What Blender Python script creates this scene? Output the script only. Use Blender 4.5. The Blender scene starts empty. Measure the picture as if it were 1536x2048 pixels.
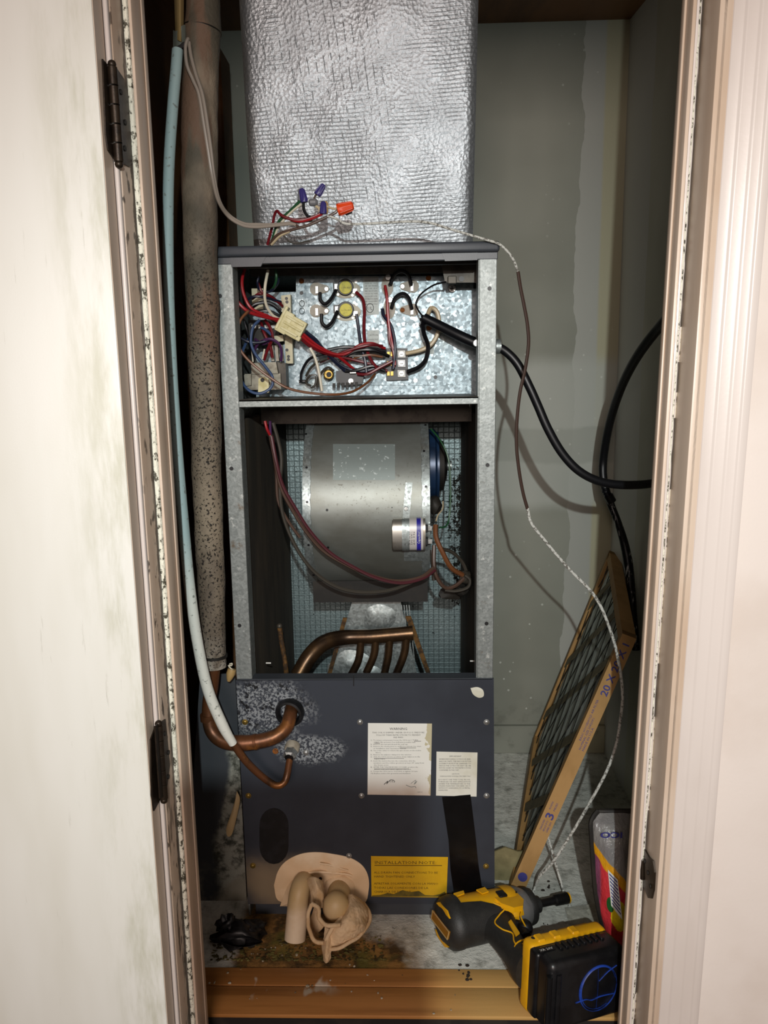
import bpy, bmesh, math, random
from mathutils import Vector, Matrix, noise as mnoise
random.seed(7)
SC = bpy.context.scene
COL = SC.collection

# ------------------------------------------------------------------ camera
F = 1538.0
PITCH, YAW, ROLL = 0.1745, 0.030, 0.0155
_f = Vector((-math.sin(YAW)*math.cos(PITCH), math.cos(YAW)*math.cos(PITCH), -math.sin(PITCH)))
_r0 = Vector((math.cos(YAW), math.sin(YAW), 0))
_u0 = _r0.cross(_f)
_R = math.cos(ROLL)*_r0 - math.sin(ROLL)*_u0
_U = math.sin(ROLL)*_r0 + math.cos(ROLL)*_u0
CAM = Vector((0, 0, 0.9286))          # closet platform top is z = 0
cd = bpy.data.cameras.new('camera'); cam = bpy.data.objects.new('camera', cd); COL.objects.link(cam)
cd.sensor_fit = 'HORIZONTAL'; cd.sensor_width = 36.0; cd.lens = 36.0*F/1536.0
cd.clip_start = 0.005
m = Matrix((( _R.x, _U.x, -_f.x, CAM.x), (_R.y, _U.y, -_f.y, CAM.y), (_R.z, _U.z, -_f.z, CAM.z), (0, 0, 0, 1)))
cam.matrix_world = m
SC.camera = cam

# ------------------------------------------------------------------ world, lights, exposure
w = bpy.data.worlds.new('world'); SC.world = w; w.use_nodes = True
bg = w.node_tree.nodes['Background']; bg.inputs[0].default_value = (1.0, 0.83, 0.74, 1); bg.inputs[1].default_value = 0.22
vs = SC.view_settings
vs.view_transform = 'Standard'; vs.look = 'None'; vs.gamma = 1.0; vs.use_curve_mapping = False; vs.exposure = 0.0

def lamp(name, kind, loc, energy, color, size=0.05, aim=None, **kw):
    ld = bpy.data.lights.new(name, kind); ld.energy = energy; ld.color = color
    if kind == 'AREA':
        ld.shape = 'RECTANGLE'; ld.size = size; ld.size_y = kw.get('size_y', size)
    else:
        ld.shadow_soft_size = size
    o = bpy.data.objects.new(name, ld); COL.objects.link(o); o.location = loc
    if aim is not None:
        o.rotation_euler = (Vector(aim)-Vector(loc)).to_track_quat('-Z', 'Y').to_euler()
    return o
# the worker's headlamp, a little above and behind the phone that takes the picture
hl = lamp('headlamp', 'SPOT', (0.06, -0.45, 1.192), 70.0, (0.93, 1.0, 0.99), 0.009, aim=(0.11, 1.25, 0.47))
hl.data.spot_size = math.radians(83); hl.data.spot_blend = 1.0
# warm hallway ceiling light behind the camera
lamp('hall_light', 'AREA', (-0.20, -2.4, 1.50), 49.0, (1.0, 0.81, 0.73), 1.1, aim=(0, 0.9, 0.5), size_y=0.8)

# ------------------------------------------------------------------ pixel rays of the photograph -> points at real depth
def ray(u, v): return _f + (u-768)/F*_R - (v-1024)/F*_U
def P(u, v, Y):
    k = ray(u, v); return CAM + k*(Y/k.y)
def PX(u, v, X):
    k = ray(u, v); return CAM + k*(X/k.x)
def PZ(u, v, Z):
    k = ray(u, v); return CAM + k*((Z-CAM.z)/k.z)
def PW(seq, Y=None):
    return [P(*q) if len(q) == 3 else P(q[0], q[1], Y) for q in seq]
def px(n, Y): return n*Y/F*1.02

# ------------------------------------------------------------------ materials
def hexc(h):
    h = h.lstrip('#'); out = []
    for i in (0, 2, 4):
        c = int(h[i:i+2], 16)/255
        out.append(c/12.92 if c <= 0.04045 else ((c+0.055)/1.055)**2.4)
    return (*out, 1.0)

class NB:
    def __init__(s, name):
        s.mat = bpy.data.materials.new(name); s.mat.use_nodes = True
        s.t = s.mat.node_tree; s.n = s.t.nodes; s.l = s.t.links
        s.b = s.n['Principled BSDF']; s._pos = None
    def put(s, sock, v):
        if isinstance(v, (int, float)):
            sock.default_value = v
        elif isinstance(v, str):
            sock.default_value = hexc(v)
        elif isinstance(v, tuple):
            sock.default_value = v
        else:
            s.l.new(v, sock)
    def pos(s):
        if s._pos is None:
            g = s.n.new('ShaderNodeNewGeometry'); x = s.n.new('ShaderNodeSeparateXYZ')
            s.l.new(g.outputs['Position'], x.inputs[0]); s._pos = (g.outputs['Position'], x.outputs[0], x.outputs[1], x.outputs[2])
        return s._pos
    def m(s, op, a, b=None, c=None):
        k = s.n.new('ShaderNodeMath'); k.operation = op; s.put(k.inputs[0], a)
        if b is not None: s.put(k.inputs[1], b)
        if c is not None: s.put(k.inputs[2], c)
        return k.outputs[0]
    def scaled(s, v):
        k = s.n.new('ShaderNodeVectorMath'); k.operation = 'MULTIPLY'; s.l.new(s.pos()[0], k.inputs[0]); k.inputs[1].default_value = v
        return k.outputs[0]
    def noise(s, scale, detail=3, rough=0.55, stretch=None, dist=0.0):
        k = s.n.new('ShaderNodeTexNoise'); k.inputs['Scale'].default_value = scale; k.inputs['Detail'].default_value = detail
        k.inputs['Roughness'].default_value = rough; k.inputs['Distortion'].default_value = dist
        s.l.new(s.scaled(stretch) if stretch else s.pos()[0], k.inputs['Vector']); return k.outputs['Fac']
    def vor(s, scale, what='Distance', stretch=None):
        k = s.n.new('ShaderNodeTexVoronoi'); k.inputs['Scale'].default_value = scale
        s.l.new(s.scaled(stretch) if stretch else s.pos()[0], k.inputs['Vector']); return k.outputs[what]
    def ss(s, x, a, b):
        k = s.n.new('ShaderNodeMapRange'); k.interpolation_type = 'SMOOTHSTEP'; s.put(k.inputs[0], x)
        k.inputs[1].default_value = a; k.inputs[2].default_value = b; return k.outputs[0]
    def mix(s, a, b, f):
        k = s.n.new('ShaderNodeMix'); k.data_type = 'RGBA'; s.put(k.inputs[0], f); s.put(k.inputs[6], a); s.put(k.inputs[7], b); return k.outputs[2]
    def ell(s, cx, cz, rx, rz, axes=(1, 3), wob=0.0, wscale=20):
        p = s.pos(); a = s.m('DIVIDE', s.m('SUBTRACT', p[axes[0]], cx), rx); b = s.m('DIVIDE', s.m('SUBTRACT', p[axes[1]], cz), rz)
        d = s.m('SQRT', s.m('ADD', s.m('MULTIPLY', a, a), s.m('MULTIPLY', b, b)))
        if wob: d = s.m('ADD', d, s.m('MULTIPLY', s.m('SUBTRACT', s.noise(wscale, 4), 0.5), wob))
        return d
    def done(s, color, rough=0.5, metal=0.0, bump=None, bstr=0.3, bdist=0.001, spec=0.5, alpha=None, trans=None, coat=None):
        s.put(s.b.inputs['Base Color'], color); s.put(s.b.inputs['Roughness'], rough); s.put(s.b.inputs['Metallic'], metal)
        s.put(s.b.inputs['Specular IOR Level'], spec)
        if alpha is not None: s.put(s.b.inputs['Alpha'], alpha)
        if trans is not None: s.put(s.b.inputs['Transmission Weight'], trans)
        if coat is not None: s.put(s.b.inputs['Coat Weight'], coat)
        if bump is not None:
            k = s.n.new('ShaderNodeBump'); k.inputs['Strength'].default_value = bstr; k.inputs['Distance'].default_value = bdist
            s.put(k.inputs['Height'], bump); s.l.new(k.outputs[0], s.b.inputs['Normal'])
        return s.mat

def simple(name, col, rough=0.5, metal=0.0, col2=None, scale=40, lo=0.45, hi=0.65, bump=0.0, bscale=200, stretch=None, spec=0.5):
    n = NB(name); c = col
    if col2: c = n.mix(col, col2, n.ss(n.noise(scale, 5, 0.6, stretch), lo, hi))
    b = n.noise(bscale, 3) if bump else None
    return n.done(c, rough, metal, b, bump, 0.001, spec)

MT = {}
def build_materials():
    # painted door
    n = NB('door_paint'); p = n.pos()
    c = n.mix('e0dfd8', 'd7d5cb', n.ss(n.noise(6, 4, 0.6, (1, 1, .25)), .4, .7))
    edge = n.m('MULTIPLY', n.ss(p[1], -0.395, -0.318), n.ss(n.noise(14, 5, 0.65, (2.5, 1, .45)), .40, .72))
    c = n.mix(c, 'a3a283', n.m('MULTIPLY', edge, .62))
    st = n.m('MULTIPLY', n.ss(n.noise(60, 5, .7, (2, 1, .16)), .62, .74), n.ss(n.noise(7, 2), .5, .62))
    c = n.mix(c, '9a9787', n.m('MULTIPLY', st, .55))
    MT['door'] = n.done(c, .42, 0, n.noise(500, 2), .05)
    # cream jamb paint, with the tan shade of its grazing faces put into the colour
    n = NB('jamb_shade_tone')
    c = n.mix('cdb9a6', 'c0a892', n.ss(n.noise(12, 4, .6, (1, 1, .3)), .4, .7))
    MT['jamb'] = n.done(c, .38, 0, n.noise(300, 2), .06)
    n = NB('jamb_shade_and_dirt'); p = n.pos()  # base tan carries the same painted shade; dirt goes over it
    c = n.mix('cdb9a6', 'bda48e', n.ss(n.noise(12, 4, .6, (1, 1, .3)), .4, .7))
    d = n.m('MULTIPLY', n.ss(n.noise(75, 4, .55, (1, 1, .45)), .60, .66), n.ss(n.noise(6, 2, .5, (.2, .2, 1)), .42, .56))
    p = n.pos()
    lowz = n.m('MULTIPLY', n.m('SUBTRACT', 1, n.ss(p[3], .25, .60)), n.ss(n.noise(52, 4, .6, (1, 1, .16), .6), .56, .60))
    yl = n.m('ADD', p[2], n.m('MULTIPLY', n.m('SUBTRACT', n.noise(55, 4, .6, (.2, .2, 1)), .5), .016))
    ln = n.m('MULTIPLY', n.ss(yl, .9015, .9030), n.ss(n.noise(5.5, 3, .5, (.1, .1, 1)), .36, .46))
    c = n.mix(c, '4a4036', n.m('MULTIPLY', ln, .85))
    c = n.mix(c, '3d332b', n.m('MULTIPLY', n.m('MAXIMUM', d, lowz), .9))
    MT['jambd'] = n.done(c, .42, 0, n.noise(300, 2), .06)
    n = NB('casing_paint')
    c = n.mix('d3c8c1', 'cabeb6', n.ss(n.noise(9, 4, .6, (1, 1, .3)), .4, .7))
    MT['casing'] = n.done(c, .33, 0, n.noise(220, 2), .05)
    n = NB('front_wall_paint')
    MT['fwall'] = n.done(n.mix('ddd2ca', 'd3c6bc', n.ss(n.noise(5, 4), .4, .7)), .6, 0, n.noise(260, 3), .12)
    # caulk line, mould-black and cream
    n = NB('mouldy_caulk')
    MT['caulk'] = n.done(n.mix('e9e6d4', '4a4638', n.ss(n.noise(160, 5, .7, (1, 1, .7)), .50, .60)), .6, 0, n.noise(220, 4), .9, .002)
    MT['gap'] = simple('gap_mould', '4c443a', .8, 0, '80746a', 60, .5, .7, .5, 150, (1, 1, .4))
    # drywall
    n = NB('drywall_back'); p = n.pos()
    c = n.mix('8d9085', '7e8176', n.ss(n.noise(3, 3), .35, .7))
    wob = n.m('MULTIPLY', n.m('SUBTRACT', n.noise(7, 4), .5), .05)
    xx = n.m('ADD', p[1], wob)
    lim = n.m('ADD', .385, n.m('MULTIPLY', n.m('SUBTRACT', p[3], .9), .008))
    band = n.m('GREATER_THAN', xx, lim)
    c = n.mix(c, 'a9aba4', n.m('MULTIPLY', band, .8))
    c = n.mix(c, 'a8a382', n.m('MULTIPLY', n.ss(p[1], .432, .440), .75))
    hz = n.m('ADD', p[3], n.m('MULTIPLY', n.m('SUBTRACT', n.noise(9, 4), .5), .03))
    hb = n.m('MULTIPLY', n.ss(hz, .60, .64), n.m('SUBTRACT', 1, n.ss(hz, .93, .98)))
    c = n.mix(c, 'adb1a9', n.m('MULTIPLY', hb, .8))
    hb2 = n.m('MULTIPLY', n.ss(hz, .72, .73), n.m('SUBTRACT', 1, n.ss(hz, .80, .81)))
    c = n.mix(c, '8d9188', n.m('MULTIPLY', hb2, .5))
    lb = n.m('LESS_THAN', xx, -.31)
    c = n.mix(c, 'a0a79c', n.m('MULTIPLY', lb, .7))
    dots = n.m('LESS_THAN', n.vor(38), .10)
    dots = n.m('MULTIPLY', dots, n.ss(n.noise(3.1, 2), .42, .55))
    c = n.mix(c, 'c9cdc4', n.m('MULTIPLY', dots, .6))
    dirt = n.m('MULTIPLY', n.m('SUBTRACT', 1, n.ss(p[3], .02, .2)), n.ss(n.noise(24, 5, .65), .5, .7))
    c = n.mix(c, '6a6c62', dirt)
    MT['drywall'] = n.done(c, .75, 0, n.noise(180, 4), .12)
    n = NB('drywall_side'); p = n.pos()
    c = n.mix('c4c5b8', 'b0b1a2', n.ss(n.noise(3, 3), .35, .7))
    c = n.mix(c, 'c4c6c2', n.m('MULTIPLY', n.m('GREATER_THAN', n.m('ADD', p[2], n.m('MULTIPLY', n.noise(6, 3), .03)), 1.63), .8))
    MT['drywall2'] = n.done(c, .8, 0, n.noise(160, 4), .12)
    MT['brownwood'] = simple('dark_brown_wood', '7d552e', .6, 0, '5c3d20', 8, .4, .65, .2, 60, (1, .2, 1))
    # floor
    n = NB('dirty_platform'); p = n.pos()
    gr = n.mix('d0d1c8', '8d8e85', n.ss(n.noise(30, 6, .7), .45, .72))
    gr = n.mix(gr, 'e4e6dd', n.ss(n.noise(14, 5, .6), .55, .7))
    br = n.mix('a07840', '4c3a1e', n.ss(n.noise(28, 6, .65), .38, .62))
    br = n.mix(br, '6d6a2c', n.m('MULTIPLY', n.ss(n.noise(17, 4), .5, .66), .7))
    side = n.ss(n.m('ADD', n.m('ADD', p[1], n.m('MULTIPLY', n.m('SUBTRACT', p[2], 1.1), .9)), n.m('MULTIPLY', n.m('SUBTRACT', n.noise(16, 5, .6), .5), .16)), -.03, .03)
    lft = n.m('SUBTRACT', 1, n.ss(n.m('ADD', p[1], n.m('MULTIPLY', n.m('SUBTRACT', n.noise(22, 4), .5), .06)), -.305, -.275))
    f = n.m('MAXIMUM', side, lft)
    c = n.mix(br, gr, f)
    sp = n.ss(n.noise(90, 4, .6), .66, .72)
    c = n.mix(c, '1d1a14', n.m('MULTIPLY', sp, .8))
    MT['floor'] = n.done(c, .7, 0, n.noise(90, 5, .7), .9, .003)
    n = NB('threshold_board'); p = n.pos()
    c = n.mix('bd8448', '996632', n.ss(n.noise(5, 5, .6, (.35, 6, 1)), .4, .65))
    c = n.mix(c, 'bd9a5e', n.m('MULTIPLY', n.ss(p[1], -.02, .12), .75))
    w1 = n.m('MULTIPLY', n.ss(n.noise(22, 3, .5, (1, .5, 1)), .60, .64), n.ss(n.ell(-.20, 1.045, .09, .035, (1, 2)), 1.2, .6))
    c = n.mix(c, 'cfc8b6', n.m('MULTIPLY', w1, .8))
    MT['board'] = n.done(c, .48, 0, n.noise(60, 4, .6, (.4, 4, 1)), .15)
    MT['blackwood'] = simple('black_riser', '1b1612', .7, 0, '2b241c', 20)
    # metals
    n = NB('galvanized')
    v = n.vor(260, 'Color'); sx = n.n.new('ShaderNodeSeparateColor'); n.l.new(v, sx.inputs[0])
    c = n.mix('8f9694', 'b9c2c2', n.m('MULTIPLY', sx.outputs[0], n.noise(90, 3)))
    c = n.mix(c, '7c7263', n.m('MULTIPLY', n.ss(n.noise(14, 5, .65), .56, .72), .55))
    MT['galv'] = n.done(c, n.m('ADD', .34, n.m('MULTIPLY', sx.outputs[1], .22)), .72, n.noise(160, 3), .12)
    n = NB('galvanized_post'); p = n.pos()
    v = n.vor(300, 'Color'); sx = n.n.new('ShaderNodeSeparateColor'); n.l.new(v, sx.inputs[0])
    c = n.mix('7e8381', 'a9aeac', n.m('MULTIPLY', sx.outputs[0], n.noise(70, 4)))
    c = n.mix(c, 'd2d4cf', n.m('MULTIPLY', n.ss(n.noise(60, 5, .7), .60, .68), .6))
    c = n.mix(c, '64513a', n.m('MULTIPLY', n.ss(n.m('ADD', n.noise(24, 5, .7), n.m('MULTIPLY', n.m('SUBTRACT', .62, p[3]), .2)), .60, .74), .85))
    MT['post'] = n.done(c, .5, .55, n.noise(220, 4), .25)
    n = NB('control_plate')
    v = n.vor(210, 'Color'); sx = n.n.new('ShaderNodeSeparateColor'); n.l.new(v, sx.inputs[0])
    c = n.mix('67757b', 'a6b3b8', n.m('MULTIPLY', sx.outputs[0], n.noise(120, 3)))
    c = n.mix(c, '8a8a7c', n.m('MULTIPLY', n.ss(n.noise(10, 4, .6), .60, .75), .5))
    MT['plate'] = n.done(c, n.m('ADD', .34, n.m('MULTIPLY', sx.outputs[1], .2)), .5, n.noise(220, 3), .18)
    n = NB('blower_sheet'); p = n.pos()
    c = n.mix('8b8f8a', '76776f', n.ss(n.noise(6, 5, .6, (1, 1, 2)), .35, .68))
    spk = n.ss(n.noise(190, 3, .6), .60, .68)
    c = n.mix(c, '565349', n.m('MULTIPLY', spk, n.m('MULTIPLY', n.ss(n.ell(-.06, .73, .13, .08), 1.0, .3), .7)))
    c = n.mix(c, '9fb0b0', n.m('MULTIPLY', n.ss(n.ell(-.02, .80, .055, .02, wob=.0), 1.2, 1.19), 0))
    MT['blower'] = n.done(c, .46, .6, n.noise(90, 4), .08)
    n = NB('old_label_residue')
    c = n.mix('8f9996', 'c9d2d0', n.ss(n.noise(110, 4, .6), .60, .68))
    MT['residue'] = n.done(c, .5, .45)
    MT['grey'] = simple('grey_enamel', '3b3f45', .42, .0, '34373c', 12, .4, .7, .05, 300)
    n = NB('coil_panel_enamel'); p = n.pos()
    c = n.mix('363a42', '2e3138', n.ss(n.noise(7, 4), .4, .7))
    cor = n.m('MULTIPLY', n.m('MAXIMUM', n.ss(n.ell(-.235, .385, .075, .055, wob=.7, wscale=30), 1.15, .7), n.ss(n.ell(-.17, .315, .06, .028, wob=.7, wscale=30), 1.15, .6)), 1)
    c = n.mix(c, '85898c', n.m('MULTIPLY', cor, n.ss(n.noise(210, 4, .7), .46, .56)))
    blk = n.m('MULTIPLY', n.ss(n.ell(-.235, .395, .08, .06, wob=.8, wscale=30), 1.1, .6), n.ss(n.noise(95, 4, .6), .54, .62))
    c = n.mix(c, '16171a', blk)
    rust = n.m('MULTIPLY', n.ss(n.m('ADD', p[1], n.m('MULTIPLY', n.noise(8, 3), .05)), .0, -.12), n.m('SUBTRACT', 1, n.ss(n.m('ADD', p[3], n.m('MULTIPLY', n.noise(20, 4), .05)), .10, .17)))
    c = n.mix(c, '7d6f5a', n.m('MULTIPLY', rust, n.ss(n.ell(-.21, .075, .1, .07, wob=.5), 1.15, .5)))
    MT['panel'] = n.done(c, .5, .0, n.noise(300, 2), .04, spec=.3)
    n = NB('mouldy_grey_sheet'); p = n.pos()
    c = n.mix('3f444a', '363a3e', n.noise(9, 3))
    tr = n.m('ADD', n.m('ADD', p[1], .315), n.m('ADD', n.m('MULTIPLY', n.m('SUBTRACT', n.noise(13, 4), .5), .05), n.m('MULTIPLY', n.m('MAXIMUM', n.m('SUBTRACT', p[3], .14), 0), -.22)))
    tr = n.m('SUBTRACT', 1, n.ss(n.m('ABSOLUTE', tr), .02, .034))
    dirt = n.mix('9b9d92', '3c3f36', n.ss(n.noise(42, 6, .68), .42, .62))
    c = n.mix(c, dirt, n.m('MULTIPLY', tr, n.m('SUBTRACT', 1, n.ss(p[3], .30, .335))))
    c = n.mix(c, '8f8b7c', n.m('MULTIPLY', n.m('SUBTRACT', 1, n.ss(p[3], .02, .09)), n.ss(n.noise(18, 5), .35, .6)))
    MT['sheet'] = n.done(c, .6, 0, n.noise(80, 4), .25)
    # insulation foil inside / duct
    n = NB('foil_scrim'); p = n.pos()
    def line(sock, per, wd):
        return n.ss(n.m('PINGPONG', sock, per/2), wd, 0.0)
    wx = n.m('ADD', p[1], n.m('MULTIPLY', n.m('SUBTRACT', n.noise(18, 2), .5), .006))
    wz = n.m('ADD', p[3], n.m('MULTIPLY', n.m('SUBTRACT', n.noise(15, 2), .5), .006))
    vl = n.m('MULTIPLY', line(n.m('ADD', wx, n.m('MULTIPLY', wz, .13)), .0125, .0010), n.m('MULTIPLY', n.ss(p[1], .02, -.06), n.ss(n.noise(120, 2), .45, .6)))
    hl_ = n.m('MULTIPLY', line(n.m('SUBTRACT', wz, n.m('MULTIPLY', wx, .05)), .0056, .0011), n.m('MULTIPLY', n.ss(n.noise(9, 3), .40, .6), .55))
    h = n.m('ADD', n.m('MAXIMUM', n.m('MULTIPLY', vl, .7), hl_), n.m('ADD', n.m('MULTIPLY', n.vor(190), 1.1), n.m('MULTIPLY', n.noise(420, 3, .7), .7)))
    c = n.mix('8e9397', '767b7e', n.noise(8, 4))
    c = n.mix(c, '6d665a', n.m('MULTIPLY', n.ss(n.m('ADD', p[1], n.m('MULTIPLY', n.noise(20, 3), .02)), -.215, -.245), .8))
    MT['foil'] = n.done(c, n.m('ADD', .30, n.m('MULTIPLY', n.noise(14, 3), .16)), .68, h, .36, .0015)
    n = NB('foil_liner'); p = n.pos()
    g = n.m('MAXIMUM', line(p[1], .012, .0012), line(p[3], .012, .0012))
    h = n.m('ADD', g, n.noise(200, 3))
    mold = n.ss(n.m('ADD', n.noise(120, 4, .65), n.m('MULTIPLY', n.ss(n.ell(.135, .60, .06, .28, wob=.6), 1.1, .3), .22)), .66, .72)
    c = n.mix('91a3a4', '728284', n.noise(12, 4))
    c = n.mix(c, '14150f', mold)
    MT['liner'] = n.done(c, .45, .6, h, .6, .0014)
    n = NB('fibre_liner'); p = n.pos()
    c = n.mix('54493a', '39332a', n.ss(n.noise(10, 5, .6, (1, 1.5, .4)), .35, .65))
    c = n.mix(c, '7a6240', n.m('MULTIPLY', n.ss(p[2], 1.30, 1.22), n.ss(n.noise(14, 4, .6, (1, 1, .3)), .4, .65)))
    MT['fibre'] = n.done(c, .85, 0, n.noise(220, 4), .4)
    MT['black'] = simple('black_plastic', '0c0c0d', .45, 0, '17171a', 60)
    MT['dark'] = simple('dark_steel', '1c1a17', .6, .2, '28241e', 20)
    MT['brownsteel'] = simple('brown_grey_steel', '4a453d', .5, .4, '35302a', 30)
    # pipe insulation
    n = NB('pipe_foam'); p = n.pos()
    c = n.mix('8d7f6c', '5c5145', n.ss(n.noise(12, 5, .65, (1, 1, .4)), .38, .64))
    up = n.ss(p[3], .72, 1.15)
    c = n.mix(c, '4f4a3e', n.m('MULTIPLY', up, n.ss(n.noise(7, 3), .38, .6)))
    c = n.mix(c, '6b5443', n.m('MULTIPLY', up, n.ss(n.noise(9, 3, .5, (3, 3, .6)), .5, .6)))
    pit = n.ss(n.noise(260, 4, .62), .56, .63)
    pit = n.m('MULTIPLY', pit, n.m('SUBTRACT', 1, n.ss(p[3], .95, 1.2)))
    c = n.mix(c, '191511', pit)
    wht = n.m('MULTIPLY', n.m('SUBTRACT', 1, n.ss(p[3], .47, .55)), n.ss(n.noise(50, 3), .3, .6))
    c = n.mix(c, n.mix('a49c90', '1a1714', pit), n.m('MULTIPLY', wht, .8))
    MT['pfoam'] = n.done(c, .75, 0, n.m('ADD', n.noise(120, 4, .65), n.m('MULTIPLY', pit, -1.5)), .8, .002)
    n = NB('line_sleeve'); p = n.pos()
    c = n.mix('e4e4da', 'a8c0c0', n.ss(p[3], .58, .72))
    c = n.mix(c, '7b7f78', n.m('MULTIPLY', n.ss(n.noise(130, 4, .6), .60, .68), .8))
    MT['sleeve'] = n.done(c, .55, 0, n.noise(200, 3), .25)
    n = NB('copper_old')
    c = n.mix('6f452a', '45301f', n.ss(n.noise(24, 5, .6), .38, .66))
    c = n.mix(c, '9a622f', n.m('MULTIPLY', n.ss(n.noise(30, 4), .54, .68), .7))
    MT['copper'] = n.done(c, .40, .5, n.noise(120, 4), .2)
    n = NB('copper_coil')
    MT['coilcu'] = n.done(n.mix('6a5138', '47372a', n.ss(n.noise(20, 4), .4, .65)), .34, .8, n.noise(150, 3), .12)
    MT['rust'] = simple('rusty_strip', '6a4a1e', .8, .1, '34230f', 60, .4, .6, .6, 150)
    MT['foamsl'] = simple('beige_sealant', 'e2c49c', .62, 0, 'ecd6b4', 14, .4, .65, .35, 60)
    n = NB('drain_pvc'); p = n.pos()
    c = n.mix('e6d4b8', 'd8c09c', n.ss(n.noise(14, 4), .4, .65))
    c = n.mix(c, 'b99a5c', n.m('MULTIPLY', n.ss(n.m('ADD', p[3], n.m('MULTIPLY', n.noise(30, 4), .03)), .058, .085), .65))
    MT['pvc'] = n.done(c, .5, 0, n.noise(90, 3), .1)
    MT['rag'] = simple('rag_cloth', 'dcc29c', .95, 0, 'bf9f74', 22, .42, .66, 1.0, 260)
    n = NB('warning_paper'); p = n.pos()
    c = n.mix('e6e6e0', 'dcdbd2', n.noise(20, 3))
    ea = n.m('ADD', p[1], n.m('MULTIPLY', n.m('SUBTRACT', n.noise(48, 3, .5), .5), .035))
    c = n.mix(c, 'b5ab84', n.m('MULTIPLY', n.ss(ea, .0300, .0310), .85))
    c = n.mix(c, 'b79c80', n.m('MULTIPLY', n.m('SUBTRACT', 1, n.ss(n.m('ADD', p[3], n.m('MULTIPLY', n.m('SUBTRACT', n.noise(30, 3), .5), .02)), .215, .262)), .75))
    MT['paper'] = n.done(c, .6)
    MT['paper2'] = simple('notice_paper', 'dcdbd0', .6, 0, 'c9c6b2', 14, .4, .7)
    MT['ylabel'] = simple('yellow_label', 'd6ab12', .5, 0, 'c79a10', 14, .4, .7)
    MT['ink'] = simple('black_ink', '23211f', .6)
    MT['brownink'] = simple('brown_ink', '4e3a08', .6)
    MT['stain'] = simple('label_stain', '6b5c14', .7, 0, '4d4310', 40)
    MT['blueink'] = simple('blue_ink', '35357a', .6)
    MT['orangeink'] = simple('orange_ink', 'b5683c', .6)
    MT['whiteink'] = simple('white_ink', 'd8d8d2', .6)
    MT['tape'] = simple('black_tape', '050506', .30, 0, '09090b', 30, .4, .7, .15, 40)
    MT['screw'] = simple('screw_zinc', 'b4b6b4', .35, .8, '8a8a85', 300)
    MT['brass'] = simple('brass', '9a8140', .4, .7, '6a5626', 200)
    for k, c in dict(red='93151c', darkred='641018', blackw='0d0d11', navy='161b30', blue='344a6e', brown='6e4428', tan='b9a98a', white='c9c2ae', green='1f4a2c', purple='46264e', maroon='4c2228', dustbrown='4d3a30', dustgrey='3b3730', pink='b5616a', cable='8f857a', wirebrown='3f2f28').items():
        MT['w_'+k] = simple('wire_'+k, c, .38)
    n = NB('dusty_white_wire')
    MT['w_string'] = n.done(n.mix('c4c5be', '6d6a63', n.ss(n.noise(260, 3), .48, .62)), .6)
    MT['nutblue'] = simple('wire_nut_blue', '37306e', .4); MT['nutorange'] = simple('wire_nut_orange', 'd8420f', .4); MT['nutgrey'] = simple('wire_nut_grey', '6d6d70', .45)
    MT['nuttan'] = simple('wire_nut_tan', 'a88a58', .5)
    MT['nylon'] = simple('nylon_connector', 'cfc79a', .5, 0, 'b8ad74', 60)
    MT['cream'] = simple('cream_plastic', 'c4bd9e', .5, 0, 'a69c7a', 60)
    MT['ceramic'] = simple('ceramic_tan', '9b9384', .5, 0, '857c6c', 60)
    MT['yellowdisc'] = simple('limit_yellow', 'c9bf2a', .5, 0, 'a8a024', 90)
    MT['core'] = simple('transformer_core', '8b8779', .5, .35, '6d6759', 60)
    MT['orangehole'] = simple('rust_hole', '8a4f14', .8, 0, '5a3210', 200)
    MT['nameplate'] = simple('nameplate_grey', '8c928f', .5, .3, '7c817e', 60)
    MT['motorblue'] = simple('motor_blue', '1d3350', .35, .2, '142338', 20)
    n = NB('capacitor_can')
    MT['can'] = n.done(n.mix('a8a49c', '8a8072', n.ss(n.noise(40, 4), .45, .7)), .36, .75)
    MT['capblue'] = simple('capacitor_blue', '2a2590', .4)
    MT['caplabel'] = simple('capacitor_label', 'c6c2be', .45, .2)
    # filter
    n = NB('cardboard')
    MT['card'] = n.done(n.mix('a6814e', '94713f', n.ss(n.noise(18, 4, .6, (1, 1, .5)), .4, .7)), .75, 0, n.noise(260, 3), .12)
    MT['card2'] = simple('cardboard_olive', '837a55', .8, 0, '6e6645', 20)
    MT['carddark'] = simple('cardboard_strip', '6d6448', .8, 0, '5c543b', 20)
    MT['media'] = simple('filter_media', 'cdd4cb', .95, 0, 'b5bdb5', 30, .4, .7, .4, 200)
    MT['gridwire'] = simple('filter_wire', '2a2a26', .5, .4)
    # driver
    MT['dyellow'] = simple('driver_yellow', 'e0a60c', .42, 0, 'd3980a', 30, .4, .7, .1, 400)
    MT['dblack'] = simple('driver_rubber', '1e1e1d', .55, 0, '262624', 60, .4, .7, .3, 500)
    MT['dgrey'] = simple('driver_gearcase', '8c8c8c', .42, .4, '747473', 40)
    MT['battery'] = simple('battery_black', '0e0e10', .35, 0, '161618', 40)
    MT['marker'] = simple('blue_marker', '1c3f9c', .5, 0, '122a6c', 70)
    MT['amber'] = simple('driver_label', '8c5c08', .5)
    # pouch
    n = NB('printed_pouch'); p = n.pos()
    c = n.mix('8c8b84', '6f6b70', n.noise(30, 3))
    wv = n.m('ADD', p[3], n.m('ADD', n.m('MULTIPLY', n.m('SUBTRACT', p[1], .33), 1.1), n.m('MULTIPLY', n.m('SUBTRACT', n.noise(24, 2), .5), .025)))
    c = n.mix(c, 'd99a1c', n.ss(wv, .155, .152))
    c = n.mix(c, 'c8343c', n.ss(wv, .138, .135))
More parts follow.
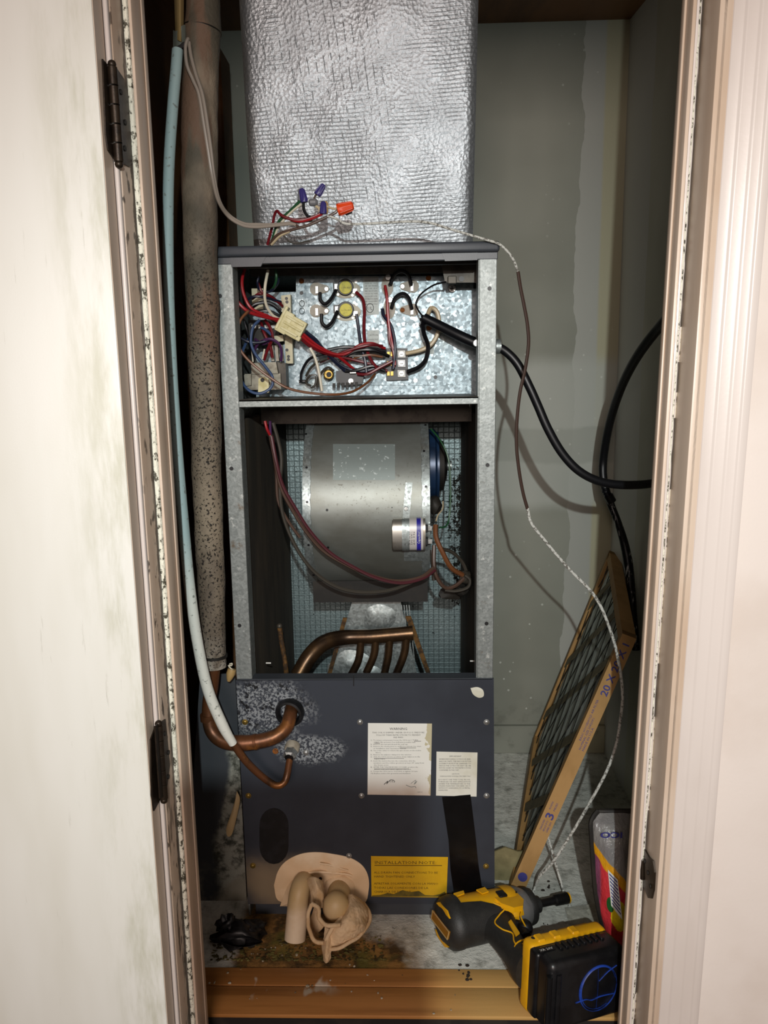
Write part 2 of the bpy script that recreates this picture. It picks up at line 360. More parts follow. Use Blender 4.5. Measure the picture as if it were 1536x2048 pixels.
    c = n.mix(c, '7d4460', n.m('MULTIPLY', n.ss(p[1], .303, .299), n.ss(wv, .138, .135)))
    c = n.mix(c, 'd8bf1e', n.ss(n.ell(.326, .093, .013, .022, wob=.8, wscale=60), 1.0, .95))
    c = n.mix(c, '1f5a28', n.ss(n.ell(.313, .106, .005, .012, wob=.5, wscale=60), 1.0, .95))
    c = n.mix(c, '6c675a', n.ss(n.m('ADD', p[3], n.m('MULTIPLY', n.m('SUBTRACT', p[1], .33), .5)), .036, .032))
    MT['pouch'] = n.done(c, .28, 0, n.noise(46, 4, .6, (1.6, 1, .7)), .9, .006)
    n = NB('clear_film')
    MT['film'] = n.done('b8b4a2', .15, 0, n.noise(50, 4, .6), .8, .004, alpha=.38)
    MT['hinge'] = simple('dark_bronze', '33291f', .40, .55, '221a14', 60, .4, .7, .2, 200)
    MT['whitebox'] = simple('white_box', '8f8c80', .6)
    MT['bcable'] = simple('black_cable', '0b0c10', .42)
    n = NB('shredded_cable')
    MT['shred'] = n.done(n.mix('0d0e12', 'a9aaa6', n.ss(n.noise(140, 4, .7, (1, 1, .2)), .58, .64)), .35, .3, n.noise(120, 3), .8)
    MT['tantape'] = simple('tan_tape', '9d8558', .6, 0, '84703f', 20)
    MT['greytape'] = simple('grey_tape', '6f756c', .55, 0, '585d55', 20)
    MT['crumb'] = simple('crumbs', 'c9c2ae', .8, 0, '6a5a3a', 30, .4, .6)
    MT['darkcrumb'] = simple('dark_crumbs', '2b2118', .9)
    MT['sludge'] = simple('sludge', '6b6430', .8, 0, '3c3316', 60, .4, .6, .5, 100)
build_materials()

# ------------------------------------------------------------------ mesh helper
def orient(d):
    d = d.normalized(); a = Vector((0, 0, 1)) if abs(d.z) < .9 else Vector((1, 0, 0))
    x = a.cross(d).normalized(); return x, d.cross(x)
def smooth_path(pts, res):
    pts = [Vector(p) for p in pts]
    if len(pts) < 3 or res < 2: return pts
    out = []; n = len(pts)
    for i in range(n-1):
        p0 = pts[i-1] if i else pts[0]*2-pts[1]; p1, p2 = pts[i], pts[i+1]; p3 = pts[i+2] if i+2 < n else pts[-1]*2-pts[-2]
        for k in range(res):
            t = k/res; t2 = t*t; t3 = t2*t
            out.append(.5*((2*p1)+(p2-p0)*t+(2*p0-5*p1+4*p2-p3)*t2+(3*p1-p0-3*p2+p3)*t3))
    out.append(pts[-1]); return out

class MB:
    def __init__(s): s.v = []; s.f = []; s.mi = []; s.sm = []; s.mats = []
    def slot(s, mat):
        if isinstance(mat, str): mat = MT[mat]
        if mat not in s.mats: s.mats.append(mat)
        return s.mats.index(mat)
    def add(s, vs_, fs, mat, smooth=True):
        o = len(s.v); k = s.slot(mat); s.v += [Vector(q) for q in vs_]
        for f in fs: s.f.append([i+o for i in f]); s.mi.append(k); s.sm.append(smooth)
        return s
    def bm(s, bm, mat, smooth=True):
        bm.verts.index_update(); s.add([q.co for q in bm.verts], [[q.index for q in f.verts] for f in bm.faces], mat, smooth); bm.free(); return s
    def box(s, lo, hi, mat, bev=0.0, seg=1):
        lo, hi = Vector(lo), Vector(hi)
        return s.obox((lo+hi)/2, Vector(((hi.x-lo.x)/2, 0, 0)), Vector((0, (hi.y-lo.y)/2, 0)), Vector((0, 0, (hi.z-lo.z)/2)), mat, bev, seg)
    def obox(s, c, ax, ay, az, mat, bev=0.0, seg=1):
        b = bmesh.new(); L = (ax.length, ay.length, az.length)
        M = Matrix.Diagonal((2*L[0], 2*L[1], 2*L[2], 1)); bmesh.ops.create_cube(b, size=1, matrix=M)
        if bev: bmesh.ops.bevel(b, geom=list(b.edges), offset=min(bev, min(L)*.95), segments=seg, affect='EDGES', profile=.5)
        x, y, z = (q.normalized() for q in (ax, ay, az)); c = Vector(c)
        for q in b.verts: q.co = c + x*q.co.x + y*q.co.y + z*q.co.z
        if x.cross(y).dot(z) < 0: bmesh.ops.reverse_faces(b, faces=b.faces)
        return s.bm(b, mat, bev > 0 and seg > 1)
    def hexa(s, p8, mat):  # 4 front corners (CCW seen from front), 4 back
        return s.add(p8, [(0, 1, 2, 3), (7, 6, 5, 4), (4, 5, 1, 0), (5, 6, 2, 1), (6, 7, 3, 2), (7, 4, 0, 3)], mat, False)
    def prism(s, pts, vec, mat, smooth=False):
        pts = [Vector(q) for q in pts]; vec = Vector(vec); n = len(pts)
        nr = Vector()
        for i in range(n): nr += pts[i].cross(pts[(i+1) % n])
        if nr.dot(vec) > 0: pts.reverse()
        vs_ = pts+[q+vec for q in pts]
        fs = [list(range(n)), list(range(2*n-1, n-1, -1))]+[(i, i+n, (i+1) % n+n, (i+1) % n) for i in range(n)]
        return s.add(vs_, fs, mat, smooth)
    def tube(s, pts, r, mat, n=8, res=5, cap=True, flat=None):
        path = smooth_path(pts, res); N = len(path)
        rr = r if isinstance(r, (list, tuple)) else [r]*len(pts)
        def rad(i):
            t = i/(N-1)*(len(rr)-1); k = min(int(t), len(rr)-2); return rr[k]+(rr[k+1]-rr[k])*(t-k)
        vs_ = []; x = None
        for i, p in enumerate(path):
            d = (path[min(i+1, N-1)]-path[max(i-1, 0)])
            if d.length < 1e-9: d = Vector((0, 0, 1))
            d.normalize()
            if x is None: x, y = orient(d)
            else:
                x = (x-d*x.dot(d)); x = x.normalized() if x.length > 1e-6 else orient(d)[0]; y = d.cross(x)
            R_ = rad(i)
            for k in range(n):
                a = 2*math.pi*k/n; vs_.append(p+x*math.cos(a)*R_+y*math.sin(a)*R_*(flat or 1))
        fs = [(i*n+k, i*n+(k+1) % n, (i+1)*n+(k+1) % n, (i+1)*n+k) for i in range(N-1) for k in range(n)]
        if cap: fs += [list(range(n-1, -1, -1)), list(range((N-1)*n, N*n))]
        return s.add(vs_, fs, mat)
    def lathe(s, c, axis, prof, mat, n=20, a0=0.0, a1=None, sx=1.0, sy=1.0, xdir=None):
        # prof: (height along axis, radius)
        c = Vector(c); d = Vector(axis).normalized()
        if xdir is None: x, y = orient(d)
        else: x = Vector(xdir).normalized(); y = d.cross(x)
        full = a1 is None; a1 = 2*math.pi if full else a1; cols = n if full else n+1
        vs_ = [c+d*h+x*(math.cos(a0+(a1-a0)*k/n)*r*sx)+y*(math.sin(a0+(a1-a0)*k/n)*r*sy) for h, r in prof for k in range(cols)]
        fs = []
        for i in range(len(prof)-1):
            for k in range(n):
                k2 = (k+1) % cols if full else k+1
                fs.append((i*cols+k, i*cols+k2, (i+1)*cols+k2, (i+1)*cols+k))
        if full:
            if prof[0][1] > 1e-6: fs.append(list(range(cols-1, -1, -1)))
            if prof[-1][1] > 1e-6: fs.append(list(range((len(prof)-1)*cols, len(prof)*cols)))
        return s.add(vs_, fs, mat)
    def cyl(s, c, axis, r, h, mat, n=16, bev=0.0):
        return s.lathe(c, axis, [(0, r), (h-bev, r), (h, r-bev)] if bev else [(0, r), (h, r)], mat, n)
    def grid(s, fn, nu, nv, mat, flip=False):
        vs_ = [fn(i/nu, j/nv) for j in range(nv+1) for i in range(nu+1)]
        fs = [(j*(nu+1)+i, j*(nu+1)+i+1, (j+1)*(nu+1)+i+1, (j+1)*(nu+1)+i) for j in range(nv) for i in range(nu)]
        if flip: fs = [f[::-1] for f in fs]
        return s.add(vs_, fs, mat)
    def ball(s, c, r, mat, sx=1, sy=1, sz=1, sub=2, nz=0.0):
        b = bmesh.new(); bmesh.ops.create_icosphere(b, subdivisions=sub, radius=1)
        for q in b.verts:
            k = 1+nz*mnoise.noise(q.co*2.1+Vector(c)*37)
            q.co = Vector((q.co.x*r*sx*k+c[0], q.co.y*r*sy*k+c[1], q.co.z*r*sz*k+c[2]))
        return s.bm(b, mat)
    def blob(s, outline, Y, thick, mat, rings=6, nz=0.0, nsc=30, edge=0.0008, shape=2.0):
        # domed patch seen from the front: outline in photo pixels on plane y = Y, swelling towards the viewer
        q_ = smooth_path([Vector((u, v, 0)) for u, v in list(outline)+[outline[0]]], 4)[:-1]
        pts = [P(q.x, q.y, Y) for q in q_]; n = len(pts); c = sum(pts, Vector())/n
        vs_ = [c+Vector((0, -thick, 0))]; fs = []
        for k in range(1, rings+1):
            t = k/rings
            for q in pts:
                p = c.lerp(q, t); h = thick*(1-t**shape)+edge
                h += nz*mnoise.noise(p*nsc)*(1-t**4)
                vs_.append(p+Vector((0, -max(h, edge*.5), 0)))
        for q in pts: vs_.append(q+Vector((0, .0005, 0)))
        for i in range(n): fs.append((0, 1+i, 1+(i+1) % n))
        for k in range(rings):
            for i in range(n):
                a = 1+k*n+i; b_ = 1+k*n+(i+1) % n; fs.append((a, a+n, b_+n, b_))
        return s.add(vs_, fs, mat)
    def text(s, body, o, xd, yd, size, mat, width=None, align='LEFT', gap=1.0, bold=0.0, lift=0.0, res=1):
        cu = bpy.data.curves.new('t', 'FONT'); cu.body = body; cu.size = 1.0; cu.align_x = align; cu.resolution_u = res; cu.space_line = gap
        if bold: cu.offset = bold
        ob = bpy.data.objects.new('t', cu); COL.objects.link(ob)
        dg = bpy.context.evaluated_depsgraph_get(); me = bpy.data.meshes.new_from_object(ob.evaluated_get(dg))
        o, xd, yd = Vector(o), Vector(xd).normalized(), Vector(yd).normalized(); nr = xd.cross(yd)
        sx = size
        if width and len(me.vertices):
            xs = [q.co.x for q in me.vertices]; sx = width/max(1e-6, max(xs)-min(xs))
        s.add([o+xd*(q.co.x*sx)+yd*(q.co.y*size)+nr*lift for q in me.vertices], [list(p.vertices) for p in me.polygons], mat, False)
        bpy.data.objects.remove(ob); bpy.data.curves.remove(cu); bpy.data.meshes.remove(me); return s
    def build(s, name, parent=None, origin=None, sharp=35, **tags):
        o = Vector(origin) if origin is not None else (sum(s.v, Vector())/max(1, len(s.v)))
        me = bpy.data.meshes.new(name); me.from_pydata([q-o for q in s.v], [], s.f)
        for k in s.mats: me.materials.append(k)
        me.polygons.foreach_set('material_index', s.mi); me.polygons.foreach_set('use_smooth', s.sm); me.update()
        me.set_sharp_from_angle(angle=math.radians(sharp))
        ob = bpy.data.objects.new(name, me); COL.objects.link(ob)
        ob.location = o
        if parent is not None:
            ob.parent = parent; ob['_w'] = 1
            ob.location = o-world_loc(parent)
            del ob['_w']
        WL[ob.name] = o
        for k, q in tags.items(): ob[k] = q
        return ob
WL = {}
def world_loc(ob): return WL[ob.name]
def thing(name, loc, label, category, group=None):
    o = bpy.data.objects.new(name, None); COL.objects.link(o); o.location = loc; o.empty_display_size = .02
    WL[o.name] = Vector(loc); o['label'] = label; o['category'] = category
    if group: o['group'] = group
    return o
def struct(mb, name, parent=None, **kw):
    o = mb.build(name, parent, **kw)
    if parent is None: o['kind'] = 'structure'
    return o
XH, ZH, YN = Vector((1, 0, 0)), Vector((0, 0, 1)), Vector((0, -1, 0))

# ================================================================== SETTING
ZT = 1.72      # top of everything that encloses the closet
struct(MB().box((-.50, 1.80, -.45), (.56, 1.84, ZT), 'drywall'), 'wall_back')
struct(MB().box((.484, .955, -.45), (.52, 1.80, ZT), 'drywall2'), 'wall_right')
struct(MB().box((-.47, .955, -.45), (-.432, 1.80, ZT), 'brownwood'), 'wall_left')
# sloping dark wood ceiling with its joist face at the back
def ceil_z(y): return 1.666-(1.80-y)*.10
struct(MB().prism([(-.47, 1.80, ceil_z(1.8)), (-.47, .95, ceil_z(.95)), (-.47, .95, ceil_z(.95)+.05), (-.47, 1.80, ceil_z(1.8)+.05)], (.99, 0, 0), 'brownwood'), 'ceiling')
st = struct(MB().box((-.432, 1.70, 0), (-.372, 1.795, 1.60), 'brownwood', .004), 'trim_1')
bb = struct(MB().box((.02, 1.787, .0), (.484, 1.80, .072), 'drywall', .002), 'baseboard_back')
# platform the air handler stands on
fl = struct(MB().box((-.432, 1.078, -.03), (.484, 1.80, 0), 'floor'), 'floor')
def plank(y0, y1, z, x0=-.4315, x1=.4835):
    return MB().box((x0, y0, -.005), (x1, y1, z), 'board', .0015, 2)
plank(1.0415, 1.0775, .002).build('plank', fl); plank(.986, 1.0400, .0015).build('plank', fl)
struct(MB().box((-.4315, .988, -.45), (.4835, 1.00, -.0045), 'blackwood'), 'trim_2')
struct(MB().box((-1.6, -1.6, -.50), (1.8, .990, -.45), 'blackwood'), 'floor.001')
# wall the doorway is cut into
struct(MB().box((.332, .886, -.45), (1.5, .955, ZT), 'fwall'), 'wall_front')
struct(MB().box((-1.5, .886, -.45), (-.322, .955, ZT), 'fwall'), 'wall_front.001')
struct(MB().box((-.322, .886, 1.56), (.332, .955, ZT), 'fwall'), 'wall_front.002')
# left door frame: jamb, stop, mould line
def vbox(x0, x1, y0, y1, mat, bev=.0015, z0=-.45, z1=1.56, seg=2): return MB().box((x0, y0, z0), (x1, y1, z1), mat, bev, seg)
def rough_strip(x0, x1, y0, y1, mat, amp, n=260, z0=-.44, z1=1.5, sc=60):
    b = MB()
    def fn(i, j):
        z = z0+(z1-z0)*j; k = amp*mnoise.noise(Vector((x0*9, y0*5, z*sc)))
        ang = math.pi*i
        if False: pass
        xx = x0+(x1-x0)*i; yy = y0+(y1-y0)*i
        # bulge out towards the opening
        return Vector((xx+(k+amp)*math.sin(ang)*(1 if x0 < 0 else -1), yy-(k+amp)*math.sin(ang), z))
    b.grid(fn, 4, n, mat); return b
TL = struct(vbox(-.325, -.3035, .873, .955, 'jambd'), 'trim_3')
vbox(-.3035, -.2942, .9125, .955, 'jamb', .002).build('door_stop', TL)
vbox(-.2942, -.2925, .944, .9545, 'jamb', .0008).build('stop_bead', TL)
rough_strip(-.3035, -.2975, .9085, .9118, 'caulk', .0016).build('caulk_bead', TL)
rough_strip(-.3034, -.3028, .9055, .9088, 'gap', .0009, sc=45).build('mould_line', TL)
vbox(-.3100, -.3045, .8655, .8735, 'casing', .0025, seg=3).build('edge_bead', TL)
# right door frame: jamb, stop, bead and stepped casing
TR = struct(vbox(.320, .335, .8745, .955, 'jamb'), 'trim_4')
vbox(.309, .320, .924, .955, 'jamb', .002).build('door_stop', TR)
vbox(.3065, .3095, .944, .9545, 'jamb', .001).build('stop_bead', TR)
rough_strip(.3130, .3190, .9225, .9225, 'casing', .0004).build('stop_face', TR)
for z0, z1 in ((.98, 1.40), (.905, .94), (.79, .875), (.50, .57), (.10, .37), (-.12, .06)):
    rough_strip(.3185, .3200, .9205, .9235, 'gap', .0012, n=max(20, int((z1-z0)*160)), z0=z0, z1=z1).build('mould_line', TR)
rough_strip(.3155, .3200, .9215, .9240, 'caulk', .0007).build('caulk_bead', TR)
cb = MB()
prof_ = [(.3335, .886), (.3335, .8750), (.3345, .8738), (.3440, .8735), (.3456, .8728), (.3468, .8716), (.3485, .8712), (.3575, .8708), (.3592, .8700), (.3605, .8690), (.3625, .8686), (.3695, .8683), (.3712, .8676), (.3722, .8666), (.3735, .8662), (.3800, .8662), (.3812, .8668), (.3817, .8682), (.3817, .886)]
cb.prism([(x, y, -.45) for x, y in prof_], (0, 0, 2.01), 'casing', True)
cb.box((.3215, .8745, -.45), (.3312, .8845, 1.56), 'casing', .0035, 3); cb.box((.330, .8765, -.45), (.335, .884, 1.56), 'casing')
cb.build('casing', TR)
# the right frame leans a little out of plumb
PIV = Vector((.320, .9, .955)); RY = Matrix.Rotation(.0175, 4, 'Y')
LEAN = Matrix.Translation(PIV) @ RY @ Matrix.Translation(-PIV); UNLEAN = LEAN.inverted()
# rusty strike-side hinge leaf left on the right jamb
XJ = .320-.0175*(.955-P(1298, 1745, .90).z)-.0006
b = MB(); q = [UNLEAN @ PX(u, v, XJ) for u, v in ((1283, 1690), (1291, 1697), (1301, 1715), (1309, 1722), (1312, 1745), (1310, 1780), (1306, 1797), (1299, 1796), (1291, 1775), (1283, 1762))]
b.prism(q, (-.0022, 0, 0), 'hinge')
for u, v in ((1290, 1722), (1296, 1745), (1301, 1772)): b.cyl(UNLEAN @ PX(u, v, XJ-.002), (-1, 0, 0), .0028, .0012, 'dark', 10)
b.tube([UNLEAN @ PX(1285, 1700, XJ-.003), UNLEAN @ PX(1285, 1758, XJ-.003)], .003, 'hinge', 8)
b.build('hinge_leaf', TR, label='dark painted-over hinge leaf left on the right jamb')
TR.matrix_world = LEAN @ Matrix.Translation(TR.location)
# door folded right back against the wall, its inner face towards us
D = struct(MB().box((-1.06, .838, -.44), (-.3100, .8650, 1.55), 'door', .0015, 2), 'door_1')
MB().box((-.3103, .8395, -.44), (-.3095, .8648, 1.55), 'jamb').build('door_edge_tone', D)  # thin strip painting the tan side-lit tone onto the door's edge
KX = P(231, 229, .865).x
def hinge(z0, z1, doorpoly, jambpoly):
    h = MB()
    h.prism([PX(u, v, -.3094) for u, v in doorpoly], (.0016, 0, 0), 'hinge'); h.prism([PX(u, v, -.3034) for u, v in jambpoly], (.0014, 0, 0), 'hinge')
    ob = h.build('hinge', D)
    k = MB(); n = 5; hh = (z1-z0)/n
    for i in range(n):
        k.cyl((KX, .8650, z0+i*hh+.0006), (0, 0, 1), .0052, hh-.0012, 'hinge', 12, .0006)
    k.ball((KX, .8650, z1+.002), .0045, 'hinge'); k.ball((KX, .8650, z0-.002), .0045, 'hinge')
    k.build('knuckle', ob)
    s = MB()
    for i in range(3): s.cyl((-.3020, .883+.007*(i % 2), z0+(z1-z0)*(.2+.3*i)), (1, 0, 0), .003, .001, 'dark', 10)
    s.build('hinge_screws', ob)
zu0, zu1 = P(240, 325, .8655).z, P(228, 133, .8655).z
hinge(zu0, zu1, ((203, 118), (214, 131), (229, 133), (240, 325), (226, 318), (214, 300), (209, 270)), ((229, 133), (246, 158), (255, 200), (262, 325), (257, 334), (240, 325)))
zl0, zl1 = P(318, 1597, .8655).z, P(308, 1450, .8655).z
hinge(zl0, zl1, ((299, 1480), (308, 1455), (318, 1600), (306, 1622), (301, 1590)), ((308, 1452), (329, 1438), (338, 1530), (330, 1592), (318, 1597)))

# ================================================================== AIR HANDLER
AH = thing('air_handler', (-.07, 1.45, 0), 'tall open galvanized and grey air handler with its front panels off, standing in the closet', 'air handler')
def add(mb, name, parent=AH, **k): return mb.build(name, parent, **k)
XL, XR, YF, YB = -.2845, .1385, 1.20, 1.74
ZTOP = 1.121
# cabinet sheet: sides, back, top, lined inside
b = MB()
b.box((XL, YF+.001, .0), (XL+.003, YB, ZTOP), 'galv'); b.box((XR-.003, YF+.001, .0), (XR, YB, ZTOP), 'galv')
b.box((XL, YB-.003, .0), (XR, YB, ZTOP), 'galv'); b.box((XL, YF+.02, ZTOP-.003), (XR, YB, ZTOP), 'galv')
add(b, 'cabinet_shell')
add(MB().box((XL+.004, YF+.035, .02), (XL+.0165, YB-.02, .862), 'fibre', .002), 'side_liner')
add(MB().box((XR-.0165, YF+.035, .02), (XR-.004, YB-.02, .862), 'fibre', .002), 'side_liner')
add(MB().box((XL+.004, YB-.02, .02), (XR-.004, YB-.004, 1.10), 'liner'), 'back_liner')
def post(x0, x1, lipx):
    q = MB().box((x0, YF-.0012, .435), (x1, YF+.0012, 1.108), 'post', .0008)
    q.box((lipx-.0008, YF, .435), (lipx+.0008, YF+.034, 1.108), 'post')
    o = add(q, 'post')
    return o
pl = post(XL, -.2585, -.2595); pr = post(.1125, XR, .1120)
def hole(u, v, par, r=.0032, mat='black', Y=YF-.0012, name='screw_hole'):
    MB().cyl(P(u, v, Y), YN, r, .0006, mat, 12).build(name, par)
for u, v in ((440, 592), (463, 937), (479, 1251)): hole(u, v, pl)
for u, v in ((979, 577), (975, 930), (973, 1247)): hole(u, v, pr)
# top cap with rolled edge, side tabs
b = MB(); b.box((XL-.004, YF-.010, 1.108), (XR+.003, YF+.03, 1.1235), 'grey', .004, 3)
b.box((XL-.002, YF-.002, 1.098), (XR+.001, YF+.004, 1.110), 'grey', .001)
add(b, 'top_cap')
for poly in (((458, 512), (534, 510), (521, 533), (463, 534)), ((883, 505), (955, 502), (955, 520), (890, 522))):
    add(MB().prism([P(u, v, YF-.003) for u, v in poly], (0, .004, 0), 'grey'), 'cap_tab')
# shaded header behind the cap
add(MB().box((XL+.02, 1.235, P(700, 532, 1.235).z), (XR-.02, 1.245, 1.119), 'dark'), 'header_plate')
add(MB().box((-.262, 1.350, P(700, 549, 1.350).z), (XR-.004, 1.357, 1.115), 'brownsteel', .001), 'header_lip')
add(MB().prism([P(883, 529, 1.298), P(953, 529, 1.298), P(953, 565, 1.298), P(890, 565, 1.298)], (0, .004, 0), 'brownsteel'), 'header_corner')
# divider shelf
b = MB(); b.box((-.2600, YF, .8845), (.1125, YF+.003, .8965), 'post', .0008); b.box((-.26, YF, .893), (.1125, 1.375, .8965), 'brownsteel', .0005)
sh = add(b, 'divider_shelf')
# ---- control plate
YC = 1.372
b = MB(); b.box((XL+.02, YC, .893), (XR-.003, YC+.002, 1.075), 'plate')
b.prism([P(u, v, YC-.004) for u, v in ((592, 552), (868, 552), (868, 770), (592, 771))], (0, .004, 0), 'plate')
b.prism([P(u, v, YC-.0015) for u, v in ((868, 552), (947, 552), (947, 770), (868, 770))], (0, .0015, 0), 'plate')
CP = add(b, 'control_panel')
YP = YC-.0042
def sub(mb, name, par=None, **k): return mb.build(name, par or CP, **k)
def pdisc(u, v, rp, h, mat, Y=YP, n=16, b=None, bev=0): 
    b = b or MB(); b.cyl(P(u, v, Y), YN, px(rp, Y), h, mat, n, bev); return b
for u, v in ((603, 562), (857, 556), (858, 656)): sub(pdisc(u, v, 5, .0006, 'orangehole'), 'rusty_hole')
for u, v in ((603, 586), (871, 754)): sub(pdisc(u, v, 3.5, .0006, 'black'), 'screw_hole')
for u, v in ((857, 600), (857, 755), (831, 761)): sub(pdisc(u, v, 4, .0015, 'screw'), 'plate_screw')
b = MB()
for (u, v) in ((604, 607), (604, 622)): b.tube([P(u+5*math.cos(k*.63), v+6*math.sin(k*.63), YP-.0002) for k in range(11)], .0006, 'dark', 6, 2)
sub(b, 'knockout')
# limit switches with yellow discs
for (u, v) in ((691, 575), (692, 620)):
    b = MB()
    b.prism([P(u+24*math.cos(t*.314)*(1.0+.25*abs(math.cos(t*.157))), v+4+18*math.sin(t*.314), YP) for t in range(20)], (0, -.0014, 0), 'core')
    b.cyl(P(u, v, YP-.001), YN, px(15.5, YP), .007, 'black', 24, .001); b.cyl(P(u, v, YP-.008), YN, px(12, YP), .002, 'yellowdisc', 24, .0006)
    b.obox(P(u-17, v-2, YP-.004), XH*.0045, Vector((0, .001, 0)), ZH*.0045, 'screw', .0003); b.obox(P(u+19, v+7, YP-.004), XH*.004, Vector((0, .001, 0)), ZH*.0042, 'screw', .0003)
    b.obox(P(u-18, v-2, YP-.0025), XH*.006, Vector((0, .002, 0)), ZH*.0065, 'black')
    for du, dv in ((-15, 14), (21, -11), (14, 16)): b.cyl(P(u+du, v+dv, YP-.0014), YN, .0022, .0012, 'screw', 10)
    b.text('L170-40F', P(u-9, v+2, YP-.0101), XH, ZH, .0035, 'brownink', width=px(18, YP))
    sub(b, 'limit_switch')
# heater terminals
for (u, v, fl_) in ((642, 578, 1), (642, 622, 1), (775, 572, 2), (779, 617, 2), (816, 573, 3), (816, 620, 3)):
    b = MB()
    if fl_ == 2: pts = [(u+math.cos(t)*12, v+math.sin(t)*21) for t in [k*.42 for k in range(15)]]
    else:
        s_ = 1 if fl_ == 1 else -1
        pts = [(u-10*s_+math.cos(t)*12, v+math.sin(t)*13) for t in [k*.45 for k in range(14)] if math.cos(t)*s_ < .5]+[]
        right = [(u+14*s_, v+6), (u+17*s_, v), (u+14*s_, v-6)]
        pts = ([p for p in pts]+right)
        cu_, cv_ = sum(p[0] for p in pts)/len(pts), sum(p[1] for p in pts)/len(pts)
        pts.sort(key=lambda p: math.atan2(p[1]-cv_, p[0]-cu_))
    b.prism([P(x, y, YP) for x, y in pts], (0, -.003, 0), 'ceramic')
    if fl_ == 2: b.cyl(P(u+1, v-17, YP-.003), YN, px(6, YP), .003, 'screw', 12, .001); b.cyl(P(u+4, v-2, YP-.003), YN, px(3, YP), .005, 'dark', 8)
    else:
        s_ = 1 if fl_ == 1 else -1
        b.cyl(P(u+11*s_, v, YP-.003), YN, px(4.5, YP), .002, 'orangehole' if (fl_, v) == (3, 620) else 'screw', 12, .0006); b.obox(P(u-8*s_, v+2, YP-.006), XH*.0022, Vector((0, .004, 0)), ZH*.006, 'screw')
    sub(b, 'heater_terminal')
# nameplate and second label
b = MB().prism([P(u, v, YP) for u, v in ((726, 553), (757, 553), (758, 629), (727, 631))], (0, -.0004, 0), 'nameplate')
rows = ['ELECTRIC HEAT KIT', 'MODEL NO.  VOLTS', '240  208  PHASE 1', 'AMPS   KW   HZ 60', 'MIN. CIRCUIT AMPS', 'FOR USE ONLY WITH', 'INDOOR UNITS LISTED', 'SUITABLE FOR USE IN', 'AIR HANDLERS', 'SEE UNIT RATING']
for i, t in enumerate(rows): b.text(t, P(755, 560+i*5.4, YP-.0006), -ZH if False else XH, ZH, .0034, 'ink', width=.001) if False else b.text(t, P(729.5, 563+i*5.2, YP-.0006), XH, ZH, .0034, 'ink', width=px(24, YP))
b.tube([P(740+7*math.cos(k*.42), 616+9*math.sin(k*.42), YP-.0008) for k in range(16)], .0005, 'ink', 6, 2)
b.text('UL', P(735, 620, YP-.0008), XH, ZH, .008, 'ink', width=px(9, YP))
sub(b, 'nameplate', label='grey printed rating plate')
b = MB().prism([P(u, v, YP) for u, v in ((734, 661), (758, 660), (759, 711), (736, 712))], (0, -.0004, 0), 'nameplate')
for i in range(4): b.text(('CAUTION', 'HIGH VOLTAGE', 'DISCONNECT', 'POWER FIRST')[i], P(737, 672+i*9, YP-.0006), XH, ZH, .004, 'ink', width=px(18, YP))
sub(b, 'nameplate')
sub(MB().prism([P(u, v, YP) for u, v in ((842, 685), (868, 681), (868, 708), (842, 709))], (0, -.0004, 0), 'nameplate'), 'nameplate')
# terminal block
b = MB(); b.prism([P(u, v, YP) for u, v in ((771, 697), (815, 697), (817, 759), (773, 761))], (0, -.013, 0), 'black')
for v_ in (716, 738): b.prism([P(u, v, YP-.012) for u, v in ((771, v_-1), (816, v_-1), (816, v_+1), (771, v_+1))], (0, -.004, 0), 'black')
for v_, lug in ((708, 'whiteink'), (727, 'dgrey'), (747, 'whiteink')):
    b.prism([P(u, v, YP-.013) for u, v in ((795, v_-7), (810, v_-7), (811, v_+7), (796, v_+7))], (0, -.004, 0), lug)
    b.lathe(P(803, v_, YP-.017), YN, [(0, .0042), (.0012, .0042), (.0012, .003), (.0006, .0028)], 'screw', 14)
    b.obox(P(803, v_, YP-.0185), XH*.0026, Vector((0, .0004, 0)), ZH*.0006, 'dark')
    for du in (-26, -19): b.obox(P(803+du, v_, YP-.015), XH*.0022, Vector((0, .003, 0)), ZH*.0036, 'brass')
sub(b, 'terminal_block')
# earth screw on the right, clip above it
b = pdisc(904, 577, 8, .003, 'screw', YC-.0015, 18, bev=.001); b.obox(P(904, 577, YC-.0047), XH*.004, Vector((0, .0003, 0)), ZH*.0007, 'dark'); b.obox(P(904, 577, YC-.0047), ZH*.004, Vector((0, .0003, 0)), XH*.0007, 'dark')
sub(b, 'earth_screw')
b = MB(); b.obox(P(904, 560, 1.290), XH*.007, Vector((0, .004, 0)), ZH*.006, 'brownsteel', .001); b.cyl(P(923, 558, 1.297), YN, .0045, .001, 'black', 12)
sub(b, 'wire_clamp')
# relay board on standing cream strips, left side
YS = 1.345
b = MB(); b.prism([P(u, v, YS) for u, v in ((562, 591), (581, 589), (582, 640), (564, 642))], (0, .018, 0), 'cream'); b.prism([P(u, v, YS) for u, v in ((568, 660), (584, 660), (586, 727), (572, 727))], (0, .018, 0), 'cream')
for u, v in ((573, 597), (574, 604), (573, 618), (577, 713), (577, 719), (574, 700)): b.cyl(P(u, v, YS), YN, px(3, YS), .0008, 'black', 10)
sub(b, 'relay_bracket')
b = MB(); b.prism([P(u, v, 1.352) for u, v in ((503, 577), (526, 577), (526, 618), (505, 620))], (0, .015, 0), 'cream'); b.prism([P(u, v, 1.335) for u, v in ((496, 640), (556, 640), (560, 690), (500, 690))], (0, .03, 0), 'dark')
b.prism([P(u, v, 1.330) for u, v in ((548, 672), (566, 670), (567, 682), (550, 684))], (0, .012, 0), 'cream')
for i in range(3): b.prism([P(u+i*9, v, 1.322) for u, v in ((540, 690), (546, 690), (549, 722), (543, 722))], (0, .01, 0), 'ceramic')
